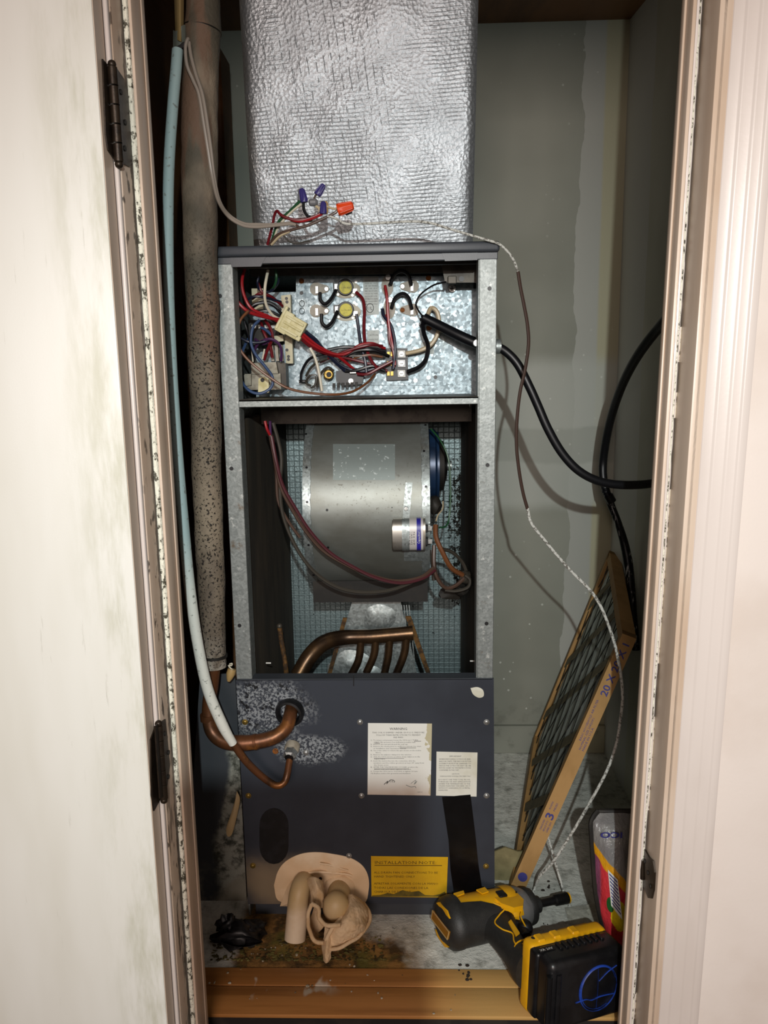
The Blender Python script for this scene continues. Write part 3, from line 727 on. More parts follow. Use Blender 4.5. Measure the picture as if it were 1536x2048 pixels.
for i in range(4): b.prism([P(u+i*13, v, 1.333) for u, v in ((504, 650), (513, 650), (513, 657), (504, 657))], (0, -.004, 0), 'whiteink')
sub(b, 'relay')
# transformer
b = MB(); b.prism([P(u, v, 1.315) for u, v in ((489, 748), (561, 747), (562, 779), (491, 780))], (0, .04, 0), 'core')
b.prism([P(u, v, 1.310) for u, v in ((502, 726), (552, 724), (556, 747), (503, 748))], (0, .045, 0), 'core'); b.prism([P(u, v, 1.322) for u, v in ((552, 724), (571, 726), (573, 772), (556, 772))], (0, .03, 0), 'brownsteel')
b.prism([P(u, v, 1.308) for u, v in ((488, 750), (502, 748), (502, 771), (490, 772))], (0, .02, 0), 'core')
b.prism([P(u, v, 1.302) for u, v in ((517, 757), (527, 754), (537, 757), (538, 785), (516, 786))], (0, .004, 0), 'nylon'); b.cyl(P(525, 760, 1.302), YN, px(4, 1.3), .001, 'dark', 12)
sub(b, 'transformer')
# black fuse block with brass lugs at the bottom
b = MB(); b.prism([P(u, v, 1.345) for u, v in ((672, 742), (712, 736), (728, 750), (724, 768), (688, 771), (672, 760))], (0, .02, 0), 'black')
b.cyl(P(658, 749, 1.35), YN, px(10, 1.35), .010, 'brass', 14, .002); b.cyl(P(658, 749, 1.34), YN, px(5, 1.35), .003, 'dark', 10); b.cyl(P(702, 762, 1.344), YN, px(5, 1.34), .004, 'screw', 10); b.obox(P(706, 744, 1.34), XH*.006, Vector((0, .003, 0)), ZH*.003, 'screw', .001)
for i in range(6): b.obox(P(668+i*9, 771-i*.5, 1.343), XH*.0022, Vector((0, .004, 0)), ZH*.004, 'dark')
sub(b, 'fuse_block')
# nylon plug
b = MB(); c = P(583, 652, 1.29); ax = (P(612, 668, 1.29)-P(556, 636, 1.29)).normalized(); az = ax.cross(Vector((0, 1, 0))).normalized()
if az.z < 0: az = -az
b.obox(c-ax*.0115, ax*.0095, Vector((0, .010, 0)), az*.0185, 'nylon', .0015, 2); b.obox(c+ax*.0085, ax*.0135, Vector((0, .009, 0)), az*.0165, 'nylon', .0015, 2)
for k in (-1, 0, 1): b.obox(c+ax*.003+az*.010*k-Vector((0, .0095, 0)), ax*.016, Vector((0, .0015, 0)), az*.0022, 'nylon', .0008)
b.obox(c-ax*.019+az*.004, ax*.0025, Vector((0, .011, 0)), az*.020, 'nylon', .001); b.obox(c+ax*.02-az*.012, ax*.004, Vector((0, .011, 0)), az*.004, 'nylon', .001)
sub(b, 'plug_connector')
# ---- control wires
def wire(mat, pts, r=.0021, par=None, Y=None, name='wire', n=7, res=5, **k):
    return MB().tube(PW(pts, Y), r, 'w_'+mat, n, res).build(name, par or CP, **k)
WIRES = [
 ('red', [(472, 528, 1.26), (464, 560, 1.25), (470, 595, 1.245), (495, 622, 1.25), (530, 634, 1.27), (562, 640, 1.285)], .0028),
 ('red', [(490, 535, 1.27), (484, 562, 1.262), (488, 590, 1.26), (503, 617, 1.26), (535, 632, 1.275), (560, 645, 1.287)], .0025),
 ('white', [(536, 540, 1.27), (530, 575, 1.265), (531, 605, 1.27), (543, 628, 1.28), (560, 640, 1.287)], .0024),
 ('green', [(551, 538, 1.28), (553, 556, 1.28), (549, 572, 1.29), (541, 582, 1.31)], .0022),
 ('navy', [(518, 552, 1.29), (515, 566, 1.29), (520, 580, 1.30), (540, 583, 1.30), (555, 567, 1.29), (556, 556, 1.285)], .002),
 ('darkred', [(516, 566, 1.30), (524, 584, 1.30), (540, 597, 1.31), (562, 606, 1.33)], .0022),
 ('darkred', [(504, 598, 1.31), (520, 587, 1.305), (540, 592, 1.31), (565, 612, 1.335)], .0024),
 ('navy', [(495, 600, 1.30), (508, 593, 1.295), (530, 595, 1.30), (562, 604, 1.33)], .0022),
 ('blackw', [(497, 620, 1.29), (512, 608, 1.29), (540, 607, 1.295), (562, 622, 1.30)], .0026),
 ('blackw', [(503, 616, 1.30), (525, 604, 1.295), (548, 612, 1.30), (563, 628, 1.295)], .0026),
 ('blackw', [(510, 625, 1.28), (532, 622, 1.28), (552, 628, 1.285), (565, 635, 1.29)], .0022),
 ('maroon', [(499, 622, 1.25), (482, 638, 1.24), (472, 658, 1.24), (474, 685, 1.24)], .0022),
 ('brown', [(496, 622, 1.245), (480, 642, 1.235), (474, 675, 1.232), (482, 702, 1.235), (505, 728, 1.24), (540, 755, 1.245), (575, 776, 1.25), (620, 786, 1.26), (670, 789, 1.27), (705, 783, 1.29), (735, 765, 1.32), (750, 748, 1.345)], .0021),
 ('blue', [(519, 640, 1.285), (506, 655, 1.28), (502, 685, 1.275), (512, 710, 1.27), (532, 735, 1.265), (545, 755, 1.26), (542, 775, 1.26), (520, 787, 1.26), (497, 780, 1.262), (481, 757, 1.265), (478, 727, 1.27), (488, 695, 1.285), (500, 672, 1.30)], .0024),
 ('blue', [(522, 655, 1.30), (532, 660, 1.295), (543, 670, 1.295)], .0024),
 ('purple', [(508, 702, 1.30), (518, 686, 1.29), (540, 678, 1.285), (558, 688, 1.29), (563, 705, 1.295), (562, 722, 1.30)], .0024),
 ('purple', [(510, 678, 1.31), (525, 688, 1.30), (538, 682, 1.295)], .0022),
 ('darkred', [(530, 640, 1.30), (540, 655, 1.295), (545, 675, 1.295), (535, 700, 1.30), (528, 720, 1.305)], .0026),
 ('darkred', [(522, 645, 1.31), (528, 665, 1.30), (540, 690, 1.30), (545, 715, 1.305)], .0026),
 ('pink', [(512, 690, 1.30), (520, 683, 1.295), (531, 680, 1.293)], .0018),
 ('blackw', [(488, 640, 1.27), (494, 660, 1.27), (502, 690, 1.28), (510, 720, 1.29)], .0018),
 ('navy', [(481, 676, 1.28), (500, 684, 1.28), (522, 684, 1.285), (545, 676, 1.29)], .0024),
 ('white', [(504, 700, 1.30), (506, 724, 1.30)], .0014), ('white', [(529, 698, 1.30), (525, 718, 1.30)], .0014),
 # bundle from the plug across the plate
 ('red', [(606, 668, 1.29), (628, 686, 1.30), (650, 700, 1.31), (675, 712, 1.325), (700, 732, 1.34), (718, 748, 1.345)], .0026),
 ('red', [(603, 672, 1.29), (625, 690, 1.30), (660, 706, 1.315), (690, 708, 1.325), (720, 690, 1.33), (745, 687, 1.33), (770, 697, 1.345)], .0025),
 ('darkred', [(600, 676, 1.295), (622, 694, 1.305), (655, 708, 1.32), (700, 718, 1.335), (740, 728, 1.34), (775, 742, 1.345)], .0024),
 ('navy', [(612, 664, 1.29), (632, 680, 1.30), (648, 700, 1.32), (668, 722, 1.33), (690, 742, 1.34)], .0028),
 ('navy', [(614, 668, 1.295), (640, 690, 1.305), (660, 712, 1.325), (690, 735, 1.335), (730, 742, 1.34), (772, 726, 1.345)], .0024),
 ('pink', [(610, 672, 1.292), (630, 690, 1.302), (646, 698, 1.31)], .0014),
 ('blackw', [(655, 700, 1.33), (690, 694, 1.335), (735, 697, 1.335), (772, 702, 1.345)], .0028),
 ('blackw', [(678, 722, 1.335), (710, 703, 1.33), (745, 700, 1.33), (778, 712, 1.345)], .0026),
 ('darkred', [(640, 724, 1.34), (668, 712, 1.33), (700, 700, 1.325), (740, 690, 1.325), (765, 692, 1.34)], .0024),
 ('blackw', [(602, 764, 1.34), (603, 745, 1.34), (615, 722, 1.335), (632, 712, 1.33), (660, 706, 1.33)], .0024),
 ('blackw', [(598, 763, 1.345), (616, 762, 1.345)], .0026),
 ('dustgrey', [(612, 752, 1.34), (622, 735, 1.335), (640, 722, 1.33), (660, 716, 1.335)], .0022),
 ('dustgrey', [(622, 772, 1.34), (612, 765, 1.34), (620, 752, 1.335), (632, 752, 1.335), (630, 770, 1.335), (622, 776, 1.335)], .002),
 ('dustgrey', [(634, 775, 1.335), (640, 750, 1.335), (655, 735, 1.335), (668, 742, 1.335)], .0022),
 ('white', [(620, 696, 1.30), (630, 715, 1.30), (638, 745, 1.30), (644, 782, 1.30)], .0025),
 ('brown', [(700, 722, 1.34), (715, 714, 1.335), (740, 710, 1.335), (765, 714, 1.34)], .002),
 ('dustgrey', [(690, 712, 1.335), (730, 712, 1.335), (770, 714, 1.345)], .0022),
 ('blackw', [(690, 742, 1.34), (715, 740, 1.335), (745, 732, 1.335), (770, 742, 1.34)], .0028),
 ('darkred', [(715, 748, 1.335), (735, 748, 1.33), (760, 735, 1.33), (785, 722, 1.33)], .0026),
 # right-hand runs
 ('darkred', [(712, 584, 1.35), (725, 598, 1.345), (729, 620, 1.345), (728, 655, 1.345), (731, 690, 1.34), (742, 720, 1.335), (756, 738, 1.335)], .0029),
 ('navy', [(713, 628, 1.35), (717, 655, 1.347), (722, 690, 1.34), (730, 720, 1.335), (733, 745, 1.335)], .0026),
 ('red', [(770, 571, 1.345), (774, 595, 1.34), (776, 630, 1.338), (780, 665, 1.338), (786, 695, 1.335), (790, 730, 1.335)], .0025),
 ('darkred', [(771, 630, 1.345), (777, 650, 1.34), (779, 680, 1.337), (787, 705, 1.334), (788, 735, 1.335)], .0024),
 ('navy', [(765, 618, 1.35), (768, 632, 1.345), (780, 648, 1.34), (787, 670, 1.337), (790, 700, 1.334), (786, 738, 1.335)], .0029),
 ('blackw', [(640, 585, 1.35), (641, 600, 1.347), (650, 608, 1.345), (662, 598, 1.345), (672, 580, 1.352)], .0031),
 ('blackw', [(643, 628, 1.35), (644, 645, 1.347), (653, 653, 1.345), (665, 643, 1.345), (675, 622, 1.352)], .0031),
 ('blackw', [(781, 568, 1.35), (788, 550, 1.345), (803, 542, 1.343), (817, 550, 1.345), (823, 570, 1.35)], .0031),
 ('blackw', [(783, 615, 1.35), (790, 596, 1.345), (805, 587, 1.343), (817, 595, 1.345), (824, 618, 1.35)], .0031),
 ('blackw', [(892, 564, 1.29), (868, 570, 1.31), (842, 588, 1.33), (832, 608, 1.335), (840, 626, 1.32), (848, 634, 1.31)], .0015),
 ('tan', [(855, 630, 1.33), (862, 616, 1.338), (873, 622, 1.34), (878, 640, 1.34), (876, 665, 1.34), (863, 688, 1.34), (842, 700, 1.34), (812, 707, 1.345)], .0036),
 ('blackw', [(845, 648, 1.31), (848, 668, 1.32), (856, 692, 1.33), (852, 718, 1.33), (838, 734, 1.335), (815, 744, 1.343)], .0038),
]
for c_, pts, r_ in WIRES: wire(c_, pts, r_)

# ---- blower
zb0, zb1 = P(735, 1200, 1.40).z, P(735, 838, 1.40).z
yc, R0, zc = 1.520, .172, (zb0+zb1)/2+.004
xa, xb = P(607, 1020, 1.352).x, P(859, 1020, 1.352).x
b = MB()
angs = [math.radians(a) for a in range(-62, 246, 7)]
def scroll(a, r=R0): return Vector((0, yc-math.cos(a)*r, zc+math.sin(a)*r*1.0))
# front half of the scroll wrap
prof = [scroll(math.radians(a)) for a in range(-100, 101, 5)]
vs_ = [Vector((x, p.y, p.z)) for p in prof for x in (xa, xb)]
b.add(vs_, [(2*i, 2*i+1, 2*i+3, 2*i+2) for i in range(len(prof)-1)], 'blower')
for x in (xa, xb):
    cpts = [Vector((x, p.y, p.z)) for p in prof]; b.add(cpts+[Vector((x, yc, zc))], [(i, i+1, len(cpts)) for i in range(len(cpts)-1)], 'blower')
BL = add(b, 'blower_housing', origin=(0, yc, zc))
for x, s_ in ((xa, 1), (xb, -1)):
    b = MB()
    prof2 = [scroll(math.radians(a), R0+.0022) for a in range(-88, 89, 4)]
    wv = [.0125+.0016*(k % 2) for k in range(len(prof2))]
    vs_ = []
    for k, p in enumerate(prof2):
        vs_ += [Vector((x-s_*.001, p.y, p.z)), Vector((x+s_*wv[k], p.y+.0003, p.z)), Vector((x+s_*(wv[k]+.0005), p.y+.003, p.z))]
    fs = []
    for k in range(len(prof2)-1):
        for j in range(2): fs.append((3*k+j, 3*k+j+1, 3*k+j+4, 3*k+j+3))
    b.add(vs_, fs, 'galv')
    sub(b, 'side_flange', BL)
def onscroll(u, v, lift=0.0):
    # where the photo ray meets the scroll wrap
    k = ray(u, v); lo, hi = 1.30, 1.52
    for _ in range(40):
        mid = (lo+hi)/2; q = CAM+k*(mid/k.y)
        if (q.y-yc)**2+(q.z-zc)**2 > (R0+lift)**2: lo = mid
        else: hi = mid
    q = CAM+k*(hi/k.y); nrm = Vector((0, q.y-yc, q.z-zc)).normalized(); return q, nrm
for u, v in ((613, 935), (614, 1004), (617, 1090), (612, 868), (848, 902), (852, 973), (656, 1095), (654, 1020), (627, 1150), (784, 1015), (851, 850)):
    q, nr = onscroll(u, v, .003); sub(MB().cyl(q-nr*.0004, nr, .0022 if u not in (784,) else .001, .0008, 'black', 10), 'screw_hole', BL)
def scrollpatch(u0, v0, u1, v1, mat, lift, nu=6, nv=6, name='patch', par=None, **k):
    def fn(i, j):
        q, nr = onscroll(u0+(u1-u0)*i, v0+(v1-v0)*j, lift); return q
    return sub(MB().grid(fn, nu, nv, mat), name, par or BL, **k)
scrollpatch(666, 888, 790, 960, 'residue', .0004, name='old_label')
scrollpatch(808, 1092, 846, 1122, 'galv', .0008, name='bracket_tab')
# capacitor and strap
capY = 1.336
xa2, xb2 = P(786, 1068, capY-.02).x, P(851, 1068, capY-.02).x
czc = P(815, 1068, capY).z
def oval(t, hz=.0285, hy=.018): return Vector((0, capY-math.copysign(abs(math.cos(t))**.75, math.cos(t))*hy, czc+math.copysign(abs(math.sin(t))**.75, math.sin(t))*hz))
b = MB(); nn = 28
def ovalband(x0, x1, k, mat, ends=False, grow=0.0):
    ring = [oval(2*math.pi*i/nn, .0285*k+grow, .018*k+grow) for i in range(nn)]
    vs_ = [Vector((x0, q.y, q.z)) for q in ring]+[Vector((x1, q.y, q.z)) for q in ring]
    fs = [(i, (i+1) % nn, nn+(i+1) % nn, nn+i) for i in range(nn)]
    if ends: fs += [list(range(nn-1, -1, -1)), list(range(nn, 2*nn))]
    b.add(vs_, fs, mat)
ovalband(xa2, xb2-.001, 1, 'can', True); ovalband(xb2-.003, xb2, 1.035, 'can', True); ovalband(xa2-.0012, xa2+.001, .93, 'can', True)
L = xb2-xa2
ovalband(xa2+L*.47, xa2+L*.93, 1, 'caplabel', grow=.0004); ovalband(xa2+L*.73, xa2+L*.86, 1, 'capblue', grow=.0007)
b.text('Capacitor', Vector((xa2+L*.83, capY-.0192, czc-.014)), ZH, -XH, .0062, 'whiteink', width=.022)
for i, t in enumerate(('5 MFD', '370 VAC', '60 Hz')): b.text(t, Vector((xa2+L*(.53+.07*i), capY-.0188, czc-.016)), ZH, -XH, .0042, 'ink', width=.024)
cap = sub(b, 'capacitor', BL, label='silver oval capacitor with a white and blue label')
b = MB()
for du, dv in ((0, -12), (0, 14)):
    b.prism([Vector((xb2, capY+.006, czc-(dv)*.0009-.004)), Vector((xb2, capY-.006, czc-(dv)*.0009-.004)), Vector((xb2, capY-.006, czc-dv*.0009+.004)), Vector((xb2, capY+.006, czc-dv*.0009+.004))], (.012, 0, 0), 'screw')
    b.box((xb2, capY-.007, czc-dv*.0009-.0065), (xb2+.005, capY+.007, czc-dv*.0009+.0065), 'black', .001)
sub(b, 'capacitor_terminals', BL)
b = MB()
x0_, x1_ = P(804, 1068, capY-.02).x, P(819, 1068, capY-.02).x
ring = [oval(t, .0295, .0190) for t in [math.radians(-80+8*i) for i in range(21)]]
vs_ = [Vector((x, q.y, q.z)) for q in ring for x in (x0_, x1_)]; b.add(vs_, [(2*i, 2*i+1, 2*i+3, 2*i+2) for i in range(len(ring)-1)], 'galv')
def strapfn(i, j):
    cu_ = 812+6*(1-j); q, nr = onscroll(cu_-7+14*i, 965+(1037-965)*j, .0016); return q
b.grid(strapfn, 2, 8, 'galv')
for v_ in (972, 985, 997): q, nr = onscroll(818-(v_-965)*.05, v_, .002); b.lathe(q, nr, [(0, .0036), (.0006, .0036), (.0006, .0024), (.0002, .0022)], 'galv', 12)
q, nr = onscroll(812, 1017, .002); b.cyl(q, nr, .0042, .0022, 'screw', 12, .0008)
sub(b, 'capacitor_strap', BL)
# motor on the right of the wheel
b = MB(); mz = P(870, 935, 1.47).z
b.lathe((xb, 1.50, mz), XH, [(0, .060), (.004, .072), (.014, .072), (.018, .066), (.022, .066)], 'motorblue', 32); b.lathe((xb+.022, 1.50, mz), XH, [(0, .050), (.010, .048), (.014, .03), (.018, .012)], 'dark', 24)
b.cyl((xb+.036, 1.50, mz), XH, .010, .012, 'galv', 12)
b.ball((xb+.012, 1.43, P(880, 1010, 1.43).z), .013, 'dark', 1, 1, 1.4, 2, .3)
sub(b, 'motor', BL, label='dark blue fan motor')
b = MB(); b.box((xa+.004, 1.42, zc-R0-.012), (xb-.002, 1.60, zc-R0+.03), 'dark'); sub(b, 'outlet_lip', BL)
add(MB().box((XL+.018, 1.42, .845), (XR-.018, 1.455, .893), 'brownsteel'), 'blower_rail')
# motor leads
LEADS = [
 ('red', [(530, 842, 1.27), (534, 858, 1.27), (541, 872, 1.275)], .0024), ('purple', [(540, 842, 1.27), (541, 870, 1.275)], .0022),
 ('dustbrown', [(541, 870, 1.275), (550, 920, 1.275), (562, 975, 1.28), (585, 1020, 1.285), (610, 1060, 1.29), (645, 1100, 1.295), (690, 1128, 1.295), (735, 1148, 1.295), (790, 1162, 1.30), (840, 1155, 1.305), (868, 1135, 1.32)], .0032),
 ('maroon', [(543, 872, 1.272), (553, 925, 1.27), (566, 972, 1.275), (590, 1015, 1.28), (620, 1062, 1.286), (660, 1105, 1.29), (705, 1133, 1.29), (750, 1155, 1.29), (800, 1166, 1.295), (845, 1157, 1.305), (870, 1140, 1.32)], .0030),
 ('dustgrey', [(546, 845, 1.275), (556, 880, 1.278), (563, 920, 1.28), (560, 975, 1.282), (566, 1030, 1.285), (590, 1090, 1.288), (625, 1140, 1.292), (670, 1172, 1.295), (720, 1184, 1.298), (780, 1180, 1.30), (830, 1162, 1.31), (868, 1142, 1.325)], .0032),
 ('dustbrown', [(541, 875, 1.278), (552, 940, 1.282), (556, 1000, 1.285), (575, 1040, 1.287), (600, 1075, 1.29)], .0026),
 ('green', [(862, 858, 1.42), (880, 880, 1.40), (896, 915, 1.39), (901, 970, 1.385), (899, 1030, 1.38), (892, 1052, 1.37), (878, 1055, 1.36)], .0017),
 ('tan', [(886, 1003, 1.40), (885, 1018, 1.385), (876, 1030, 1.37), (872, 1042, 1.36)], .0014),
 ('brown', [(871, 1050, 1.345), (872, 1075, 1.335), (885, 1105, 1.33), (902, 1135, 1.335), (925, 1150, 1.35)], .0045),
 ('dustbrown', [(868, 1090, 1.34), (868, 1130, 1.335), (874, 1155, 1.335), (890, 1175, 1.34), (910, 1172, 1.345), (930, 1155, 1.355)], .0036),
 ('dustgrey', [(885, 1098, 1.35), (905, 1105, 1.36), (925, 1125, 1.37), (935, 1150, 1.37)], .0034),
 ('dustgrey', [(930, 1150, 1.345), (940, 1160, 1.345), (935, 1175, 1.345), (912, 1182, 1.345), (890, 1180, 1.345)], .003),
 ('dustgrey', [(864, 1100, 1.37), (866, 1135, 1.36), (868, 1160, 1.36)], .004),
]
for c_, pts, r_ in LEADS: wire(c_, pts, r_, AH, name='motor_lead')
b = MB(); b.ball(P(932, 1155, 1.36), .012, 'w_dustgrey', nz=.4); b.ball(P(905, 1185, 1.40), .016, 'dark', 1.5, .8, .8, nz=.5); b.ball(P(922, 1180, 1.38), .012, 'dark', nz=.4)
add(b, 'lead_splice')

# ---- coil
YK = 1.40
hd = [(596, 1352, 1.345), (620, 1312, 1.36), (650, 1285, 1.38), (690, 1275, YK), (740, 1273, YK), (790, 1269, YK), (826, 1266, YK)]
b = MB(); b.tube(PW(hd), [.0155, .0155, .0155, .0145, .014, .014, .014], 'coilcu', 16, 6)
HD = add(b, 'coil_header', label='bronze-coloured copper header pipe')
for top, mid, bot in (((722, 1281), (717, 1320), (699, 1356)), ((751, 1281), (748, 1310), (733, 1345)), ((779, 1280), (776, 1315), (766, 1358)), ((812, 1279), (808, 1310), (788, 1360))):
    MB().tube(PW([(top[0], top[1]-8), top, mid, bot], YK-.004), .0072, 'coilcu', 12, 5).build('feeder_tube', HD)
b = MB(); b.hexa([P(u, v, 1.47) for u, v in ((655, 1365), (838, 1365), (800, 1198), (706, 1198))]+[P(u, v, 1.47)+Vector((0, .006, 0)) for u, v in ((655, 1365), (838, 1365), (800, 1198), (706, 1198))], 'galv')
add(b, 'coil_end_plate')
b = MB(); b.blob([(735, 1215), (760, 1208), (790, 1222), (785, 1250), (755, 1262), (728, 1250)], 1.468, .004, 'galv', 4, .002, 60); b.blob([(718, 1340), (740, 1330), (765, 1342), (760, 1370), (720, 1370)], 1.43, .006, 'galv', 4, .003, 60)
b.blob([(655, 1330), (690, 1300), (735, 1310), (750, 1340), (730, 1372), (660, 1372)], 1.455, .006, 'galv', 4, .004, 50); add(b, 'putty_patch')
b = MB(); sc = b
for i in range(5): sc.hexa([P(u+i*5, v, 1.468) for u, v in ((812, 1365), (814, 1365), (799, 1210), (797, 1210))]+[P(u+i*5, v, 1.466) for u, v in ((812, 1365), (814, 1365), (799, 1210), (797, 1210))], 'galv')
add(b, 'coil_fins')
for a_, c_, Yk in (((690, 1236), (655, 1362), 1.44), ((815, 1233), (862, 1362), 1.44)):
    p0, p1 = P(*a_, Yk), P(*c_, Yk); dx = XH*.0042
    add(MB().prism([p0-dx, p0+dx*(1.6 if a_[0] > 700 else 1), p1+dx, p1-dx], (0, .004, 0), 'rust'), 'rusty_edge_strip')
b = MB(); b.tube(PW([(559, 1253, 1.30), (562, 1275, 1.30), (566, 1300, 1.30), (571, 1330, 1.30), (574, 1362, 1.30)]), .0042, 'rust', 10, 4); b.ball(P(559, 1252, 1.30), .0052, 'brownsteel'); add(b, 'capillary_tube')
for u, v in ((537, 1326), (945, 1322)): add(MB().tube([P(u-5, v, 1.28), P(u+5, v, 1.28)], .0012, 'whiteink', 6), 'staple')

# ---- lower grey panel
q4 = [P(473, 1358.5, YF), P(987, 1356, YF), P(989, 1805, YF), P(497, 1805, YF)]
pf = [Vector((q.x, YF-.004, q.z)) for q in (q4[3], q4[2], q4[1], q4[0])]
b = MB(); b.prism(pf, (0, .006, 0), 'panel')
b.box((XL, YF-.004, .4365), (XR, YF+.022, .4395), 'grey', .001)
CPN = add(b, 'coil_panel')
YPN = YF-.0042
def psub(mb, name, **k): return mb.build(name, CPN, **k)
psub(MB().prism([P(u, v, YPN) for u, v in ((706.4, 1351), (708.4, 1351), (708.4, 1372), (706.4, 1372))], (0, -.0003, 0), 'black'), 'panel_notch')
for u, v, mt in ((490, 1444, 'brass'), (720, 1444, 'screw'), (973, 1444, 'screw'), (497, 1591, 'brass'), (723, 1591, 'screw'), (973, 1591, 'screw'), (972, 1732, 'brass'), (506, 1731, 'brass'), (551, 1502, 'orangehole'), (612, 1505, 'screw'), (698, 1711, 'screw')):
    b = MB(); b.lathe(P(u, v, YPN), YN, [(0, .0050), (.0010, .0050), (.0012, .0036), (.0030, .0034), (.0034, .0028)], mt, 12); psub(b, 'screw')
b = MB().blob([(941, 1376), (955, 1374), (966, 1380), (967, 1392), (957, 1395), (946, 1388)], YPN, .0006, 'paper2', 3, .0004, 90); psub(b, 'paint_chip', label='torn pale scrap of label')
# grommet
b = MB(); gc = P(580, 1424, YPN); b.lathe(gc, Vector((-.15, -1, -.1)), [(-.004, .024), (.004, .0245), (.009, .0225), (.010, .019), (.006, .0165), (-.002, .015)], 'black', 28); psub(b, 'grommet', label='black rubber grommet round the suction pipe')
# slot opening
b = MB(); cx, cz0, cz1 = 548, 1655, 1690
pts = [(cx+29*math.cos(t), 1650+34*math.sin(t)) for t in [math.pi+k*math.pi/10 for k in range(11)]]+[(cx+29*math.cos(t), 1692+36*math.sin(t)) for t in [k*math.pi/10 for k in range(11)]]
b.prism([P(u, v, YPN) for u, v in pts], (0, -.0004, 0), 'black')
psub(b, 'knockout_slot', label='black oblong knockout slot'); 
# labels
def panel_label(poly, mat, name, lines, **k):
    b = MB().prism([P(u, v, YPN) for u, v in poly], (0, -.0003, 0), mat)
    for t, u, v, wpx, size, mt, al in lines:
        o = P(u, v, YPN-.0005); b.text(t, o, XH, ZH, size, mt, width=px(wpx, YF)/1.02, align=al)
    return b
W = []
W += [('WARNING', 797, 1460, 37, .0062, 'ink', 'CENTER')]
W += [('THIS COIL IS SHIPPED UNDER 150 P.S.I.G. PRESSURE.', 797, 1466.5, 112, .0036, 'ink', 'CENTER'), ('FOLLOW THESE INSTRUCTIONS TO PREVENT', 797, 1471.5, 94, .0036, 'ink', 'CENTER'), ('INJURIES:', 797, 1476, 21, .0034, 'ink', 'CENTER')]
body = [('1)  To release coil pressure loosen the 13/16 nut 1 TURN', 100), ('     ONLY. No pressure loss indicates possible leak.', 90), ('2)  Remove the nut and discard the seal cap.', 80), ('3)  Remove the check piston to verify it is correct. See chart', 108), ('     in Installation and Operation manual.', 70), ('4)  Use a tube cutter to remove the spin closure on the suction', 108), ('     line.', 12), ('5)  Remove the tailpiece clamped to the exterior.', 88), ('6)  Slide the 13/16 nut into position, braze tailpiece to the', 106), ('     liquid tube.', 24), ('7)  Insert the suction line into the connection, slide the', 96), ('     insulation and the rubber grommet at least 18" away from', 108), ('     the braze joint.', 32), ('8)  AFTER THE TAILPIECE HAS COOLED, position the', 102), ('     white seal and hand tighten the nut.', 80), ('9)  Torque the 13/16 nut to 10-20 lb-ft. to tighten 1/6 turn.', 102), ('10) Replace suction line grommet and insulation.', 86)]
for i, (t, wd) in enumerate(body): W.append((t, 741, 1481.5+i*4.15, wd, .0030, 'ink', 'LEFT'))
b = panel_label(((736, 1446), (864, 1447), (861, 1591), (735, 1589)), 'paper', 'warning_label', W)
for (x0, x1, v_) in ((828, 842, 1482), (749, 760, 1486), (799, 832, 1495.5), (748, 808, 1516.5), (748, 818, 1537.5)): b.prism([P(u, v, YPN-.0003) for u, v in ((x0, v_), (x1, v_), (x1, v_+.7), (x0, v_+.7))], (0, -.0002, 0), 'ink')
b.tube([P(u, v, YPN-.0005) for u, v in ((768, 1569), (776, 1562), (773, 1568), (781, 1560), (788, 1561))], .0005, 'ink', 5, 3); b.text('103', P(778, 1565, YPN-.0005), XH, ZH, .0052, 'ink', width=px(11, YF))
b.tube([P(u, v, YPN-.0005) for u, v in ((822, 1567), (832, 1560), (828, 1569), (834, 1562), (831, 1567))], .0004, 'nameplate', 5, 3); b.tube([P(u, v, YPN-.0005) for u, v in ((812, 1570), (822, 1574), (830, 1573), (832, 1576))], .0005, 'nameplate', 5, 3)
b.text('10455-009', P(834, 1585, YPN-.0005), XH, ZH, .002, 'ink', width=px(11, YF))
psub(b, 'warning_label', label='white warning label, water-stained along the right edge and bottom')
I = [('IMPORTANT', 911, 1514, 25, .0036, 'ink', 'CENTER')]
for i, (t, wd) in enumerate((('WHEN MATCHING OUTDOOR AND', 68), ('INDOOR UNITS, THE INDOOR PISTON', 68), ('DISTRIBUTOR MUST BE CHANGED TO', 68), ('MATCH THE OUTDOOR UNIT USE. SEE', 68), ('PISTON CHART IN THE INSTRUCTIONS', 68), ('CONTAINED IN THIS UNIT.', 43))): I.append((t, 878, 1519.5+i*4.4, wd, .0032, 'ink', 'LEFT'))
I += [('CAUTION', 911, 1549, 16, .003, 'ink', 'CENTER'), ('WHEN EQUIPPED WITH ELECTRIC HEAT ONLY.', 911, 1553.5, 67, .0026, 'ink', 'CENTER')]
for i, (t, wd) in enumerate((('DO NOT USE THIS COIL IN OIL', 68), ('FURNACES OR ANY APPLICATION', 68), ('WHERE THE TEMPERATURE OF THE', 68), ('DRAIN PAN MAY EXCEED 300 F', 68), ('WITHOUT CHANGING TO A METAL', 68), ('DRAIN PAN.', 20))): I.append((t, 877, 1560.5+i*4.2, wd, .0032, 'ink', 'LEFT'))
psub(panel_label(((873, 1503), (955, 1505), (953, 1593), (872, 1591)), 'paper2', 'notice_label', I), 'notice_label', label='smaller off-white important notice label')
